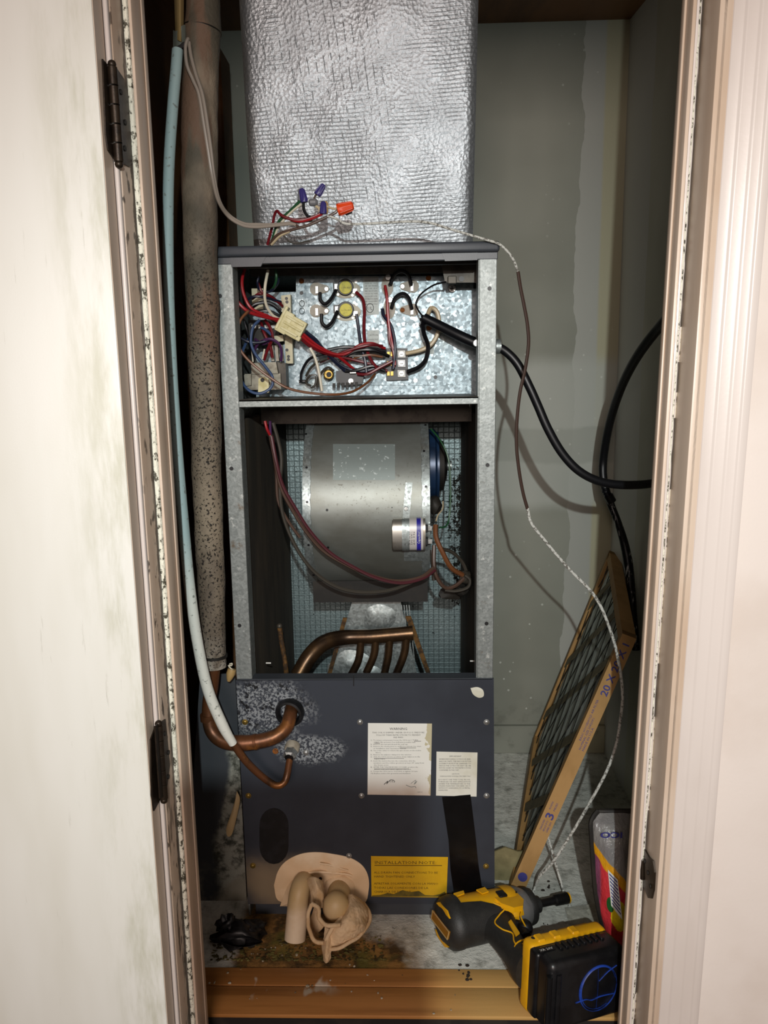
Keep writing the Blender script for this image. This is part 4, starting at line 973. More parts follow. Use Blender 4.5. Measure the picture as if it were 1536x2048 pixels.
N_ = [('INSTALLATION NOTE:', 749, 1728, 135, .0082, 'brownink', 'LEFT'), ('ALL DRAIN PAN CONNECTIONS TO BE', 748, 1747, 141, .0056, 'brownink', 'LEFT'), ('HAND TIGHTENED ONLY', 748, 1755, 90, .0056, 'brownink', 'LEFT'), ('APRETAR SOLAMENTE CON LA MANO', 748, 1769, 142, .0056, 'brownink', 'LEFT'), ('TODAS LAS CONEXIONES DE LA', 748, 1777.5, 120, .0056, 'brownink', 'LEFT'), ('CHAROLA DE DRENAJE', 748, 1785.5, 82, .0056, 'brownink', 'LEFT')]
b = panel_label(((742, 1712), (896, 1714), (893, 1795), (743, 1793)), 'ylabel', 'installation_label', N_)
b.prism([P(u, v, YPN-.0003) for u, v in ((749, 1730), (884, 1730.5), (884, 1731.8), (749, 1731.3))], (0, -.0002, 0), 'brownink')
b.prism([P(u, v, YPN-.0003) for u, v in ((744, 1791), (760, 1790), (775, 1786), (788, 1788), (805, 1780), (820, 1784), (838, 1782), (850, 1790), (866, 1791), (880, 1788), (890, 1783), (893, 1793), (744, 1793))], (0, -.0003, 0), 'stain')
psub(b, 'installation_label', label='yellow installation note label stained along the bottom edge')
# black tape strip
b = MB()
tl, tr = [(884, 1594), (897, 1680), (901, 1740), (910, 1800)], [(941, 1589), (952, 1680), (957, 1730), (968, 1800)]
def tfn(i, j):
    k = j*3; a = min(int(k), 2); t = k-a
    u0 = tl[a][0]*(1-t)+tl[a+1][0]*t; v0 = tl[a][1]*(1-t)+tl[a+1][1]*t; u1 = tr[a][0]*(1-t)+tr[a+1][0]*t; v1 = tr[a][1]*(1-t)+tr[a+1][1]*t
    p = P(u0+(u1-u0)*i, v0+(v1-v0)*i, YPN-.0006); p.y -= .0012*abs(mnoise.noise(p*45)); return p
b.grid(tfn, 8, 30, 'tape'); add(b, 'tape_strip', label='wide strip of black tape down the grey panel')
# plinth
add(MB().box((XL+.012, YF+.004, 0), (XR, YF+.012, .05), 'grey'), 'base_rail')
add(MB().box((.128, YF-.004, 0), (XR+.004, YF+.004, .085), 'black', .001), 'base_corner')
# spray-foam / putty round the drain outlets
b = MB()
b.blob([(548, 1770), (556, 1742), (572, 1722), (600, 1708), (632, 1704), (668, 1708), (702, 1716), (726, 1732), (737, 1755), (737, 1782), (728, 1806), (690, 1806), (640, 1807), (590, 1806), (556, 1800)], YPN, .006, 'foamsl', 10, .0065, 42, shape=4)
b.blob([(560, 1812), (574, 1775), (590, 1752), (612, 1748), (634, 1756), (650, 1780), (640, 1806), (600, 1812)], YPN-.005, .016, 'foamsl', 8, .009, 55, shape=2.5)
b.blob([(640, 1790), (648, 1765), (668, 1752), (694, 1752), (708, 1768), (704, 1798), (670, 1808)], YPN-.005, .016, 'foamsl', 8, .009, 55, shape=2.5)
b.tube(PW([(640, 1727), (660, 1730), (685, 1738), (696, 1741)], YPN-.006), .0018, 'foamsl', 6, 4); b.tube(PW([(600, 1747), (640, 1744), (690, 1748), (704, 1752)], YPN-.007), .0025, 'foamsl', 6, 4)
b.cyl(P(641, 1757, YPN-.013), YN, .003, .001, 'black', 8)
add(b, 'drain_sealant', label='lumpy beige sealant smeared round the drain outlets')
# drain stubs
b = MB(); b.tube(PW([(612, 1762, 1.19), (604, 1768, 1.172), (598, 1790, 1.160), (594, 1830, 1.152), (590, 1878, 1.142)]), [.0165, .0165, .0172, .0178, .0178], 'pvc', 20, 5); add(b, 'drain_stub', label='tan plastic drain elbow pointing down')
b = MB(); b.tube(PW([(678, 1778, 1.19), (677, 1790, 1.165), (673, 1808, 1.145)]), .019, 'pvc', 20, 4); b.ball(P(672, 1814, 1.135), .0225, 'pvc', 1, .9, 1.15, 3); add(b, 'drain_stub', label='capped rounded drain outlet beside the rag')

# ================================================================== OTHER THINGS
def tag(o, label, category, group=None):
    o['label'] = label; o['category'] = category
    if group: o['group'] = group
    return o
# ---- photographer's phone and hand as one unseen slab, sized to shade the lower unit
pb = MB().box((-.058, -.022, .800), (.0512, -.010, .945), 'dblack', .004, 3)
tag(pb.build('smartphone'), 'unseen dark phone, oversized to include the hand and cast their shadow', 'phone')

# ---- foil-wrapped supply duct
YDb, YDt = 1.315, 1.262
dl0, dr0, dl1, dr1 = P(507, 500, YDb), P(946, 480, YDb), P(475, -30, YDt), P(958, -30, YDt)
zb_ = ZTOP+.0026
b = MB()
def ext(a, c): # bring foot of edge down to the cabinet top
    t = (zb_-a.z)/(c.z-a.z); return a+(c-a)*t
A0, B0, A1, B1 = ext(dl0, dl1), ext(dr0, dr1), dl1, dr1
def dfn(i, j):
    p = (A0*(1-j)+A1*j)*(1-i)+(B0*(1-j)+B1*j)*i
    e = min(i, 1-i); rnd = .006*math.exp(-e*60)
    n_ = mnoise.noise(Vector((p.x*22, 3, p.z*16)))*.0018+mnoise.noise(Vector((p.x*7, 9, p.z*5)))*.003
    p = p.copy(); p.y += rnd-n_; return p
b.grid(dfn, 60, 70, 'foil')
back = 1.70
for E0, E1, fl_ in ((A0, A1, True), (B0, B1, False)):
    def sfn(i, j, E0=E0, E1=E1):
        p = E0*(1-j)+E1*j; y0 = p.y+.006
        return Vector((p.x+mnoise.noise(Vector((i*4, 1, p.z*14)))*.003*min(1, i*6), y0+(back-y0)*i, p.z))
    b.grid(sfn, 12, 40, 'foil', fl_)
tag(b.build('supply_duct', sharp=60), 'tall foil-wrapped duct rising from the top of the air handler', 'duct')

# ---- insulated suction pipe with its copper elbow
SL = thing('suction_line', (P(420, 1340, 1.165)), 'thick grimy insulated pipe left of the air handler, ending in a copper elbow', 'pipe')
pp = [(404, 62, 1.165), (402, 90, 1.165), (400, 200, 1.165), (399, 350, 1.165), (402, 500, 1.165), (408, 700, 1.165), (413, 900, 1.165), (418, 1080, 1.165), (424, 1200, 1.165), (427, 1333, 1.165)]
rr = [.026, .0255, .0255, .026, .0245, .0235, .0225, .0215, .021, .0195]
def rough_tube(pts, rad, mat, n=22, res=12, amp=.0012, sc=40):
    b = MB(); b.tube(pts, rad, mat, n, res)
    for i, q in enumerate(b.v): 
        k = mnoise.noise(q*sc)*amp+mnoise.noise(q*sc*.3)*amp*1.5; d = mnoise.noise(q*sc+Vector((5, 5, 5)))*amp
        b.v[i] = q+Vector((k, d, 0))
    return b
rough_tube(PW(pp), rr, 'pfoam').build('insulation_sleeve', SL)
up = [(408, -40, 1.17), (406, 20, 1.168), (405, 64, 1.166)]
rough_tube(PW(up), [.023, .0235, .0265], 'pfoam').build('insulation_sleeve', SL)
rough_tube(PW([(403, 58, 1.165), (402, 68, 1.165)]), [.0246, .0246], 'black', 20, 3, .001).build('joint_gap', SL)
MB().prism([P(u, v, 1.136) for u, v in ((346, 97), (358, 90), (374, 80), (378, 86), (362, 98), (352, 101))], (0, .002, 0), 'black').build('tape_edge', SL)
MB().tube(PW([(428, 1308, 1.165), (428, 1313, 1.165)]), [.0212, .0212], 'dark', 20, 3).build('band', SL)
b = MB(); b.grid(lambda i, j: P(348+20*i+(3-4*i)*j, -20+98*j+8*i*j, 1.142+.012*(2*i-1)**2-.006*j), 6, 10, 'tantape'); b.build('paper_tape', SL, label='tan paper tape')
b = MB(); b.grid(lambda i, j: P(346+26*i, 60+34*j-8*i+4*math.sin(6*i), 1.139+.01*(2*i-1)**2), 6, 6, 'greytape'); b.build('tape_wrap', SL, label='grey tape wrap')
b = MB(); b.tube(PW([(428, 1325, 1.165), (424, 1370, 1.165), (419, 1400, 1.163), (418, 1432, 1.16), (424, 1462, 1.155), (445, 1481, 1.15), (480, 1486, 1.148), (520, 1482, 1.150), (552, 1472, 1.155), (572, 1455, 1.165), (580, 1432, 1.18), (583, 1415, 1.20)]), [.0105, .0105, .0108, .0112, .0112, .0118, .0125, .0118, .0118, .0115, .0112, .011], 'copper', 18, 7)
for q in ((419, 1436, 1.16), (470, 1486, 1.148), (511, 1483, 1.149)): pass
cu = b.build('copper_elbow', SL)
b = MB()
for a_, c_ in (((416, 1428, 1.160), (417, 1440, 1.160)), ((478, 1486, 1.1482), (487, 1486, 1.1482)), ((508, 1484, 1.149), (514, 1483, 1.149))): b.tube(PW([a_, c_]), .0128, 'copper', 18, 2)
b.build('solder_collar', cu)
# ---- liquid line
LL = thing('liquid_line', P(470, 1490, 1.13), 'thin pale sleeved tube beside the insulated pipe, ending in a small copper bend', 'tube')
lp = [(355, 100, 1.135), (352, 140, 1.13), (345, 220, 1.125), (338, 330, 1.12), (336, 450, 1.115), (338, 600, 1.11), (345, 760, 1.105), (354, 900, 1.10), (367, 1050, 1.10), (380, 1180, 1.10), (396, 1290, 1.10), (416, 1380, 1.105), (445, 1450, 1.115), (466, 1487, 1.125)]
b = MB(); b.tube(PW(lp), [.0076]*7+[.0082]*4+[.0085, .0085, .0066], 'sleeve', 14, 7); b.build('sleeve', LL)
b = MB(); b.tube(PW([(463, 1482, 1.125), (490, 1520, 1.135), (518, 1548, 1.145), (542, 1566, 1.15), (556, 1571, 1.152), (568, 1565, 1.155), (574, 1550, 1.16), (580, 1515, 1.18)]), [.0062, .0060, .0058, .0056, .0056, .0056, .0056, .0056], 'copper', 14, 7); b.build('copper_end', LL)
b = MB(); d_ = (P(578, 1516, 1.172)-P(586, 1490, 1.197)).normalized()
c0 = P(586, 1490, 1.199); b.lathe(c0, d_, [(0, .0125), (.010, .0125), (.012, .0115)], 'ceramic', 20); b.lathe(c0+d_*.012, d_, [(0, .0105), (.003, .0115), (.012, .0112), (.014, .009), (.015, .0075)], 'screw', 6); b.lathe(c0+d_*.026, d_, [(0, .0075), (.002, .0075)], 'black', 14)
b.build('flare_nut', LL, label='bright flare nut')

# ---- low-voltage cable looping from the pipe to the wire nuts
TC = thing('thermostat_cable', P(570, 445, 1.20), 'grey twin thermostat cable dropping from the pipe to capped splices above the cabinet', 'cable')
def tw(mat, pts, r, name='strand', par=TC, **k): return MB().tube(PW(pts), r, 'w_'+mat, 8, 6).build(name, par, **k)
tw('cable', [(374, 92, 1.135), (376, 78, 1.13), (371, 95, 1.128), (374, 130, 1.128), (386, 160, 1.13), (398, 190, 1.130), (408, 250, 1.131), (416, 300, 1.133), (424, 350, 1.138), (436, 400, 1.155), (456, 432, 1.18), (484, 450, 1.185), (510, 454, 1.19), (540, 452, 1.19), (580, 448, 1.19), (592, 450, 1.19)], .0024)
tw('cable', [(378, 84, 1.132), (382, 112, 1.13), (392, 150, 1.130), (405, 190, 1.130), (415, 250, 1.133), (422, 300, 1.136), (428, 352, 1.142), (439, 402, 1.158), (459, 431, 1.182), (487, 447, 1.19), (515, 449, 1.195), (550, 449, 1.195), (600, 443, 1.195), (625, 440, 1.195)], .0024)
tw('green', [(542, 490, 1.215), (551, 458, 1.205), (560, 440, 1.2), (580, 422, 1.195), (600, 402, 1.19)], .0021)
tw('white', [(545, 490, 1.213), (555, 458, 1.203), (565, 443, 1.198), (585, 422, 1.194), (603, 408, 1.19)], .0018)
tw('darkred', [(535, 490, 1.215), (545, 450, 1.205), (549, 430, 1.20), (554, 422, 1.195), (560, 428, 1.19), (572, 435, 1.188), (592, 440, 1.187), (615, 438, 1.187), (640, 428, 1.187), (650, 422, 1.187)], .0021)
tw('red', [(560, 430, 1.192), (575, 437, 1.189), (598, 443, 1.187), (622, 438, 1.186), (645, 428, 1.186)], .0018)
tw('blackw', [(607, 405, 1.188), (608, 420, 1.187), (615, 432, 1.187), (621, 434, 1.187)], .0022)
tw('dustbrown', [(540, 490, 1.212), (555, 470, 1.20), (590, 458, 1.193), (618, 450, 1.19), (645, 438, 1.188), (668, 427, 1.186), (676, 420, 1.186)], .0022)
tw('tan', [(543, 489, 1.21), (560, 472, 1.20), (580, 462, 1.195)], .0022)
tw('tan', [(628, 408, 1.19), (637, 416, 1.19), (650, 412, 1.188), (665, 417, 1.186), (675, 418, 1.186)], .0016)
tw('tan', [(628, 408, 1.19), (636, 415, 1.19), (640, 424, 1.19)], .0015)
tw('dustbrown', [(628, 404, 1.19), (629, 395, 1.19), (633, 388, 1.19)], .0014)
tw('dustgrey', [(567, 471, 1.20), (585, 486, 1.205), (620, 482, 1.21)], .0012)
tw('dustbrown', [(592, 450, 1.19), (597, 454, 1.19)], .0018)
def nut(tip, base, r, mat, Y=1.188, lab=None):
    a_, c_ = P(*base, Y), P(*tip, Y); d = c_-a_; L = d.length; b = MB()
    b.lathe(a_, d, [(0, r*.95), (.001, r), (L*.35, r*.98), (L*.5, r*.9), (L*.92, r*.72), (L, r*.5)], mat, 10)
    for k in range(8):
        x, y = orient(d.normalized()); t = k*math.pi/4; o = x*math.cos(t)+y*math.sin(t)
        b.tube([a_+o*r*1.0+d*.12, a_+o*r*.74+d*.9], .0006, mat, 5)
    b.build('wire_nut', TC, label=lab)
nut((603, 377), (609, 405), .0052, 'nutblue', lab='slim dark blue wire nut'); nut((600, 377), (602, 404), .0042, 'nutgrey', 1.194, 'grey wire nut')
nut((648, 369), (634, 390), .0056, 'nutblue', lab='dark blue wire nut tilted up'); nut((647, 403), (646, 428), .0048, 'nutblue', 1.182, 'blue wire nut in the middle')
nut((652, 403), (650, 428), .004, 'nuttan', 1.19, 'tan wire nut'); nut((707, 411), (675, 420), .0088, 'nutorange', 1.18, 'bright orange wire nut'); nut((704, 421), (690, 424), .005, 'black', 1.186, 'black wire nut')
b = MB(); b.lathe(P(618, 405, 1.19), XH, [(0, .003), (.002, .0055), (.010, .0055), (.013, .003)], 'nutgrey', 12); b.build('wire_nut', TC, label='small grey capped splice')

# ---- thin control wire running down in front of the wall and filter
CW = thing('control_wire', PZ(1062, 1797, 0), 'thin brown and dusty white wire drooping from the cabinet top past the filter', 'wire')
tw('string', [(655, 432, 1.186), (672, 437, 1.186), (690, 447, 1.187), (720, 448, 1.188), (760, 446, 1.187), (820, 443, 1.186), (860, 446, 1.185), (900, 458, 1.183), (940, 470, 1.182), (978, 481, 1.183), (998, 488, 1.186), (1015, 503, 1.19), (1028, 522, 1.195), (1036, 545, 1.20)], .0019, 'white_length', CW)
tw('wirebrown', [(1036, 543, 1.20), (1041, 575, 1.20), (1048, 610, 1.20), (1055, 650, 1.20), (1057, 690, 1.20), (1050, 740, 1.20), (1040, 785, 1.20), (1034, 840, 1.20), (1033, 890, 1.20), (1038, 940, 1.20), (1046, 985, 1.20), (1055, 1018, 1.20)], .0026, 'brown_length', CW)
end = [P(1242, 1430, 1.215), P(1232, 1490, 1.215), P(1212, 1545, 1.215), P(1178, 1608, 1.215), P(1140, 1672, 1.22), P(1105, 1725, 1.23), P(1080, 1752, 1.245), P(1070, 1775, 1.26), PZ(1061, 1799, .002)]
MB().tube(PW([(1055, 1016, 1.20), (1062, 1045, 1.20), (1085, 1075, 1.20), (1112, 1108, 1.20), (1145, 1145, 1.20), (1180, 1180, 1.20), (1200, 1210, 1.20), (1215, 1245, 1.20), (1230, 1290, 1.205), (1241, 1345, 1.21), (1245, 1390, 1.212)])+end, .0025, 'w_string', 8, 6).build('twisted_length', CW)

# ---- heavy black power cable
PC = thing('power_cable', P(992, 690, 1.28), 'heavy black cable coming out through the right side of the control box', 'cable')
b = MB(); b.tube([P(848, 636, 1.318), P(880, 652, 1.312), P(920, 672, 1.30), P(957, 688, 1.292), Vector((.142, 1.285, P(990, 693, 1.285).z))], [.011, .0115, .0118, .0118, .010], 'bcable', 14, 5, flat=.75); b.build('outer_jacket', PC)
b = MB()
for k in range(4): b.tube([P(850, 634+k*5, 1.316), P(843-k % 2*3, 632+k*7, 1.318)], .0028, 'bcable', 7, 2)
b.build('cut_fringe', PC)
MB().tube([P(985, 690, 1.286), P(1010, 702, 1.28), P(1035, 728, 1.275), P(1058, 772, 1.27), P(1076, 812, 1.268), P(1096, 858, 1.266), P(1124, 906, 1.265), P(1158, 942, 1.265), P(1200, 963, 1.27), P(1250, 970, 1.28), P(1310, 966, 1.30), P(1370, 950, 1.34)], .0072, 'bcable', 12, 7).build('cable', PC)
b = MB(); c = Vector((XR+.001, 1.285, P(990, 693, 1.285).z)); b.lathe(c, XH, [(0, .016), (.006, .016), (.008, .012), (.016, .012)], 'galv', 16); b.build('clamp', PC)
b = MB(); b.cyl(P(953, 686, 1.234), YN, .006, .004, 'screw', 12, .001); b.build('clamp_screw', PC)
# ---- second black cable near the right wall
BC = thing('black_cable', P(1262, 1200, 1.55), 'black cable bowed against the right corner with a torn silvery lower length', 'cable')
MB().tube([Vector((.482, 1.20, P(1352, 622, 1.26).z+.045))]+PW([(1352, 622, 1.26), (1312, 662, 1.32), (1275, 712, 1.39), (1248, 762, 1.46), (1228, 815, 1.53), (1215, 865, 1.58), (1207, 915, 1.61), (1206, 950, 1.61), (1212, 985, 1.60)]), .0085, 'bcable', 12, 7).build('upper_length', BC)
MB().tube(PW([(1210, 975, 1.60), (1222, 1010, 1.60), (1236, 1045, 1.59), (1248, 1085, 1.59), (1256, 1125, 1.58), (1261, 1170, 1.57), (1266, 1230, 1.56), (1272, 1300, 1.55)]), [.0085, .008, .0075, .009, .010, .0095, .0085, .008], 'shred', 12, 7).build('torn_length', BC)
MB().tube(PW([(1216, 990, 1.595), (1224, 1004, 1.595)]), .0098, 'tape', 12, 2).build('tape_band', BC)

# ---- air filter leaning in the right corner
fa, fb, fc, fd = P(1219, 1101, 1.772), P(1245, 1267, 1.31), PZ(1015, 1786, .003), P(1066, 1476, 1.772)
nrm = (fb-fa).cross(fd-fa).normalized()
if nrm.x > 0: nrm = -nrm
T = .0255
FI = thing('air_filter', fc, 'cardboard-framed wire-faced air filter leaning in the right corner', 'air filter')
def bil(i, j): return (fa*(1-j)+fd*j)*(1-i)+(fb*(1-j)+fc*j)*i   # i: back->front, j: top->bottom
def rail(p, q, inw, wd, name, mat='card', **k):
    return MB().hexa([p, q, q+inw(q)*wd, p+inw(p)*wd]+[z-nrm*T for z in (p, q, q+inw(q)*wd, p+inw(p)*wd)], mat).build(name, FI, **k)
cen = bil(.5, .5)
ef = (fb-fa).normalized(); ed = (fd-fa).normalized()
rail(fa, fb, lambda q: ed, .018, 'top_rail'); rail(fd, fc, lambda q: -ed, .018, 'bottom_rail'); rail(fa, fd, lambda q: ef, .018, 'back_rail')
front = rail(fb, fc, lambda q: -ef, .018, 'front_rail')
b = MB(); b.add([bil(i, j)-nrm*.012 for i, j in ((.02, .02), (.98, .02), (.98, .98), (.02, .98))], [(0, 1, 2, 3)], 'media', False)
b.add([bil(i, j)-nrm*.016 for i, j in ((.02, .02), (.98, .02), (.98, .98), (.02, .98))], [(3, 2, 1, 0)], 'media', False); b.build('filter_media', FI)
def clipped(c, wd, lift, n=120):
    # strip j = c - .8 i clipped to the face, as a ribbon
    pp_ = [(a/n, c-.8*a/n) for a in range(n+1)]
    pp_ = [(i, j) for i, j in pp_ if .02 < i < .98 and .02 < j < .98]
    return pp_
for c0 in (.30, .60, .88, 1.17, 1.42):
    pp_ = clipped(c0, .02, .003)
    if len(pp_) < 4: continue
    (i0, j0), (i1, j1) = pp_[0], pp_[-1]
    MB().prism([bil(i0, j0-.022)-nrm*.002, bil(i1, j1-.022)-nrm*.002, bil(i1, j1+.022)-nrm*.002, bil(i0, j0+.022)-nrm*.002], -nrm*.002, 'carddark').build('cardboard_strip', FI)
for k in range(14):
    for s_ in (1, -1):
        c0 = -2.2+k*.27
        P2 = [(i, j) for i, j in [(a/60, c0+((a/60) if s_ > 0 else (1-a/60))*1.9) for a in range(1, 60)] if .03 < j < .97]
        if len(P2) > 3:
            MB().tube([bil(*P2[0])-nrm*.006, bil(*P2[-1])-nrm*.006], .0010, 'gridwire', 5).build('mesh_wire', FI)
# printing on the front edge (the narrow rail facing us)
ln = (fb-fc).normalized(); wv = -nrm
fnrm = ln.cross(wv).normalized()
if fnrm.y > 0: fnrm = -fnrm
yv = fnrm.cross(ln)
def fprint(t, s0, off, size, width, mat='blueink', bold=0.0):
    o = fc+ln*s0-nrm*(T*.5)+yv*off+fnrm*.0006
    return MB().text(t, o, ln, yv, size, mat, width=width, bold=bold, res=3 if size > .012 else 1)
Lf = (fb-fc).length
fprint('20 X 20 X 1', Lf*.775, -.006, .017, Lf*.195, bold=.02).build('printing', front, label='blue size printed on the cardboard edge')
for t, s0, off, wd in (('BASIC HOUSEHOLD AIR FILTER', .60, .0035, .155), ('NOMINAL SIZE 20X20X1', .57, -.0025, .12), ('MADE IN U.S.A.', .57, -.0085, .09)):
    fp = fprint(t, Lf*s0, off, .0055, Lf*wd); fp.build('printing', front)
fp = fprint('3', Lf*.30, -.007, .020, .011, bold=.02); fp.build('printing', front)
for t, s0, off, wd in (('CHANGE EVERY', .255, .004, .04), ('REPLACE UP TO', .255, -.002, .04), ('CAMBIE CADA', .255, -.008, .04), ('MONTHS', .335, .003, .03), ('MESES', .335, -.005, .03)):
    fp = fprint(t, Lf*s0, off, .0048, Lf*wd); fp.build('printing', front)
b = MB()
ctr = fc+ln*(Lf*.075)-nrm*(T*.5)+fnrm*.0006
b.prism([ctr+ln*(math.cos(t*.3927)*.0085)+yv*(math.sin(t*.3927)*.0085) for t in range(16)], fnrm*.0003, 'blueink')
b.build('printed_dot', front, label='round blue printed mark')
# torn cardboard flap at the foot of the filter
b = MB(); q = [P(992, 1722, 1.285), P(1015, 1713, 1.283), P(1040, 1722, 1.281), P(1072, 1720, 1.279), P(1070, 1752, 1.274), P(1060, 1780, 1.27), P(1042, 1795, 1.267), P(1015, 1792, 1.267), P(990, 1783, 1.27)]
b.prism([z+Vector((0, .028, 0)) for z in q], (0, .003, 0), 'card2'); tag(b.build('cardboard_scrap'), 'torn olive-brown cardboard scrap at the foot of the air filter', 'cardboard')
# thin rod leaning behind
b = MB(); b.tube([P(1090, 1652, 1.33), PZ(1132, 1800, .004)], .0022, 'w_string', 8); b.tube([PZ(1132, 1800, .004), PZ(1140, 1812, .004)], .0032, 'w_string', 8); tag(b.build('thin_rod'), 'thin white rod propped on the floor behind the driver bit', 'rod')

# ---- pouch
PO = thing('plastic_pouch', (.345, 1.10, 0), 'wrinkled printed plastic pouch standing upside down by the right door jamb', 'pouch')
ctrl = [  # v, left u, right u
 (1622, 1196, 1262), (1640, 1182, 1268), (1680, 1184, 1272), (1730, 1187, 1276), (1780, 1191, 1280), (1830, 1200, 1286), (1880, 1214, 1292), (1915, 1228, 1296)]
def rowat(j):
    k = j*(len(ctrl)-1); a = min(int(k), len(ctrl)-2); t = k-a
    return [ctrl[a][x]*(1-t)+ctrl[a+1][x]*t for x in range(3)]
def pouchfn(side):
    def fn(i, j):
        v, u0, u1 = rowat(j); base = P(u0+(u1-u0)*i, v, 1.145-.055*j)
        bul = math.sin(math.pi*i)**.7*(.022+.012*j)*min(1, j*5+.04)
        wr = mnoise.noise(Vector((i*5, j*9, 3)))*.003+mnoise.noise(Vector((i*14, j*4, 8)))*.0018*j
        return base+Vector((0, -side*bul-wr*side, 0))
    return fn
b = MB(); b.grid(pouchfn(1), 24, 40, 'pouch'); b.grid(pouchfn(-1), 12, 20, 'pouch', True); b.build('body', PO, sharp=80)
b = MB()
b.tube([pouchfn(0)(0, j/12) for j in range(0, 11)], .0045, 'dark', 8, 3); b.tube([pouchfn(0)(i/6, 0) for i in range(7)], .004, 'dark', 8, 3); b.build('seam', PO, label='dark folded seam')
b = MB()
q = [pouchfn(1)(i, j)+Vector((0, -.0045, 0)) for i, j in ((.24, .40), (.42, .44), (.42, .66), (.24, .60))]
b.add(q, [(0, 1, 2, 3)], 'whiteink', False)
for k in range(9):
    t0 = (k+.6)/10; t1 = t0+.045
    a_ = [q[0].lerp(q[3], t).lerp(q[1].lerp(q[2], t), s) + Vector((0, -.0006, 0)) for t, s in ((t0, .1), (t0, .9), (t1, .9), (t1, .1))]
    b.add(a_, [(0, 1, 2, 3)], 'blueink', False)
b.build('barcode_label', PO, label='small white label with blue lines')
mid = pouchfn(1)(.62, .19); o = mid+Vector((.000, -.005, .007))
b = MB(); b.text('ICO', o, Vector((-1, 0, 0)), Vector((0, 0, -1)), .0135, 'blueink', width=.034, bold=.03, res=4)
b.build('lettering', PO, label='upside-down dark blue letters')
# clear film scrap by the pouch
b = MB(); b.grid(lambda i, j: PZ(1130+60*i+12*j, 1815+45*j-8*i, .004+.016*abs(mnoise.noise(Vector((i*3.1, j*3.3, 2))))+.006*i), 14, 10, 'film'); tag(b.build('clear_film', sharp=80), 'crumpled clear plastic film on the floor beside the pouch', 'plastic')
# ---- small white box on right wall, mostly behind the jamb
b = MB(); b.box((.452, 1.28, P(1330, 560, 1.30).z), (.4835, 1.40, P(1330, 402, 1.30).z), 'whitebox', .006, 3); tag(b.build('wall_box'), 'dim off-white box on the right wall, mostly hidden by the door jamb', 'box')

# ---- mouldy grey metal sheet left of the unit
b = MB(); zt_ = P(440, 1342, 1.235).z
q = [P(400, 1352, 1.238), P(470, 1346, 1.238), Vector((P(470, 1346, 1.238).x, 1.238, .0)), Vector((P(404, 1850, 1.238).x-.028, 1.238, .0))]
b.prism(q, (0, .003, 0), 'sheet'); tag(b.build('metal_sheet'), 'mould-stained grey metal sheet standing left of the unit', 'sheet')
b = MB(); b.blob([(474, 1582), (480, 1600), (472, 1640), (464, 1668), (455, 1672), (453, 1655), (462, 1628), (470, 1600)], 1.225, .003, 'pvc', 4, .001, 60); tag(b.build('sealant_drip'), 'beige drip of sealant hanging at the left edge of the grey panel', 'sealant')
CWN = thing('capped_wire', P(458, 1348, 1.19), 'short capped wire end with a white curl by the lower left post', 'wire')
b = MB(); b.tube(PW([(459, 1328, 1.19), (464, 1327, 1.19), (463, 1331, 1.19), (457, 1331, 1.19), (463, 1338, 1.19), (470, 1343, 1.192), (463, 1350, 1.192)]), .0012, 'w_white', 6, 4); b.build('bare_wire', CWN)
b = MB(); d_ = P(457, 1363, 1.188)-P(464, 1338, 1.192); b.lathe(P(464, 1338, 1.192), d_, [(0, .007), (.008, .0075), (.016, .005), (.021, .0025)], 'nuttan', 12); b.build('wire_nut', CWN)

# ---- rag
RG = MB()
def sheet(rows, mat, nu=20, nv=26, wr=.0022, sc=60, th=.0022, fold=0.0, nf=3.0):
    def cr(a, t):
        n = len(a); k = t*(n-1); i = min(int(k), n-2); f = k-i
        g = lambda m_: a[max(0, min(n-1, m_))]
        p0, p1, p2, p3 = g(i-1), g(i), g(i+1), g(i+2)
        return .5*((2*p1)+(p2-p0)*f+(2*p0-5*p1+4*p2-p3)*f*f+(3*p1-p0-3*p2+p3)*f**3)
    R_ = [[P(*q) for q in r] for r in rows]
    def fn(i, j):
        p = cr([cr(r, i) for r in R_], j); n_ = mnoise.noise(p*sc)*wr+mnoise.noise(p*sc*.4)*wr*1.6-abs(mnoise.noise(Vector((p.x*46+p.z*30, p.y*20, p.z*18))))*.010+mnoise.noise(p*210)*.0011+fold*(.25+.75*j)*math.sin(i*6.283*nf+j*2.2+mnoise.noise(p*20)*2.5)*min(1, 6*i, 6*(1-i))
        return p+Vector((n_*.6, -n_, n_*.4))
    RG.grid(fn, nu, nv, mat); off = len(RG.v)
    RG.grid(lambda i, j: fn(i, j)+Vector((0, th, -.0003)), nu, nv, mat, True)
# strap hanging between the two stubs
sheet([[(614, 1760, 1.165), (630, 1756, 1.150), (648, 1765, 1.158)], [(622, 1785, 1.145), (636, 1780, 1.135), (650, 1790, 1.14)], [(626, 1808, 1.14), (638, 1806, 1.128), (648, 1800, 1.135)], [(630, 1822, 1.14), (640, 1818, 1.130), (646, 1812, 1.135)]], 'rag', 24, 30, fold=.003, nf=1.4)
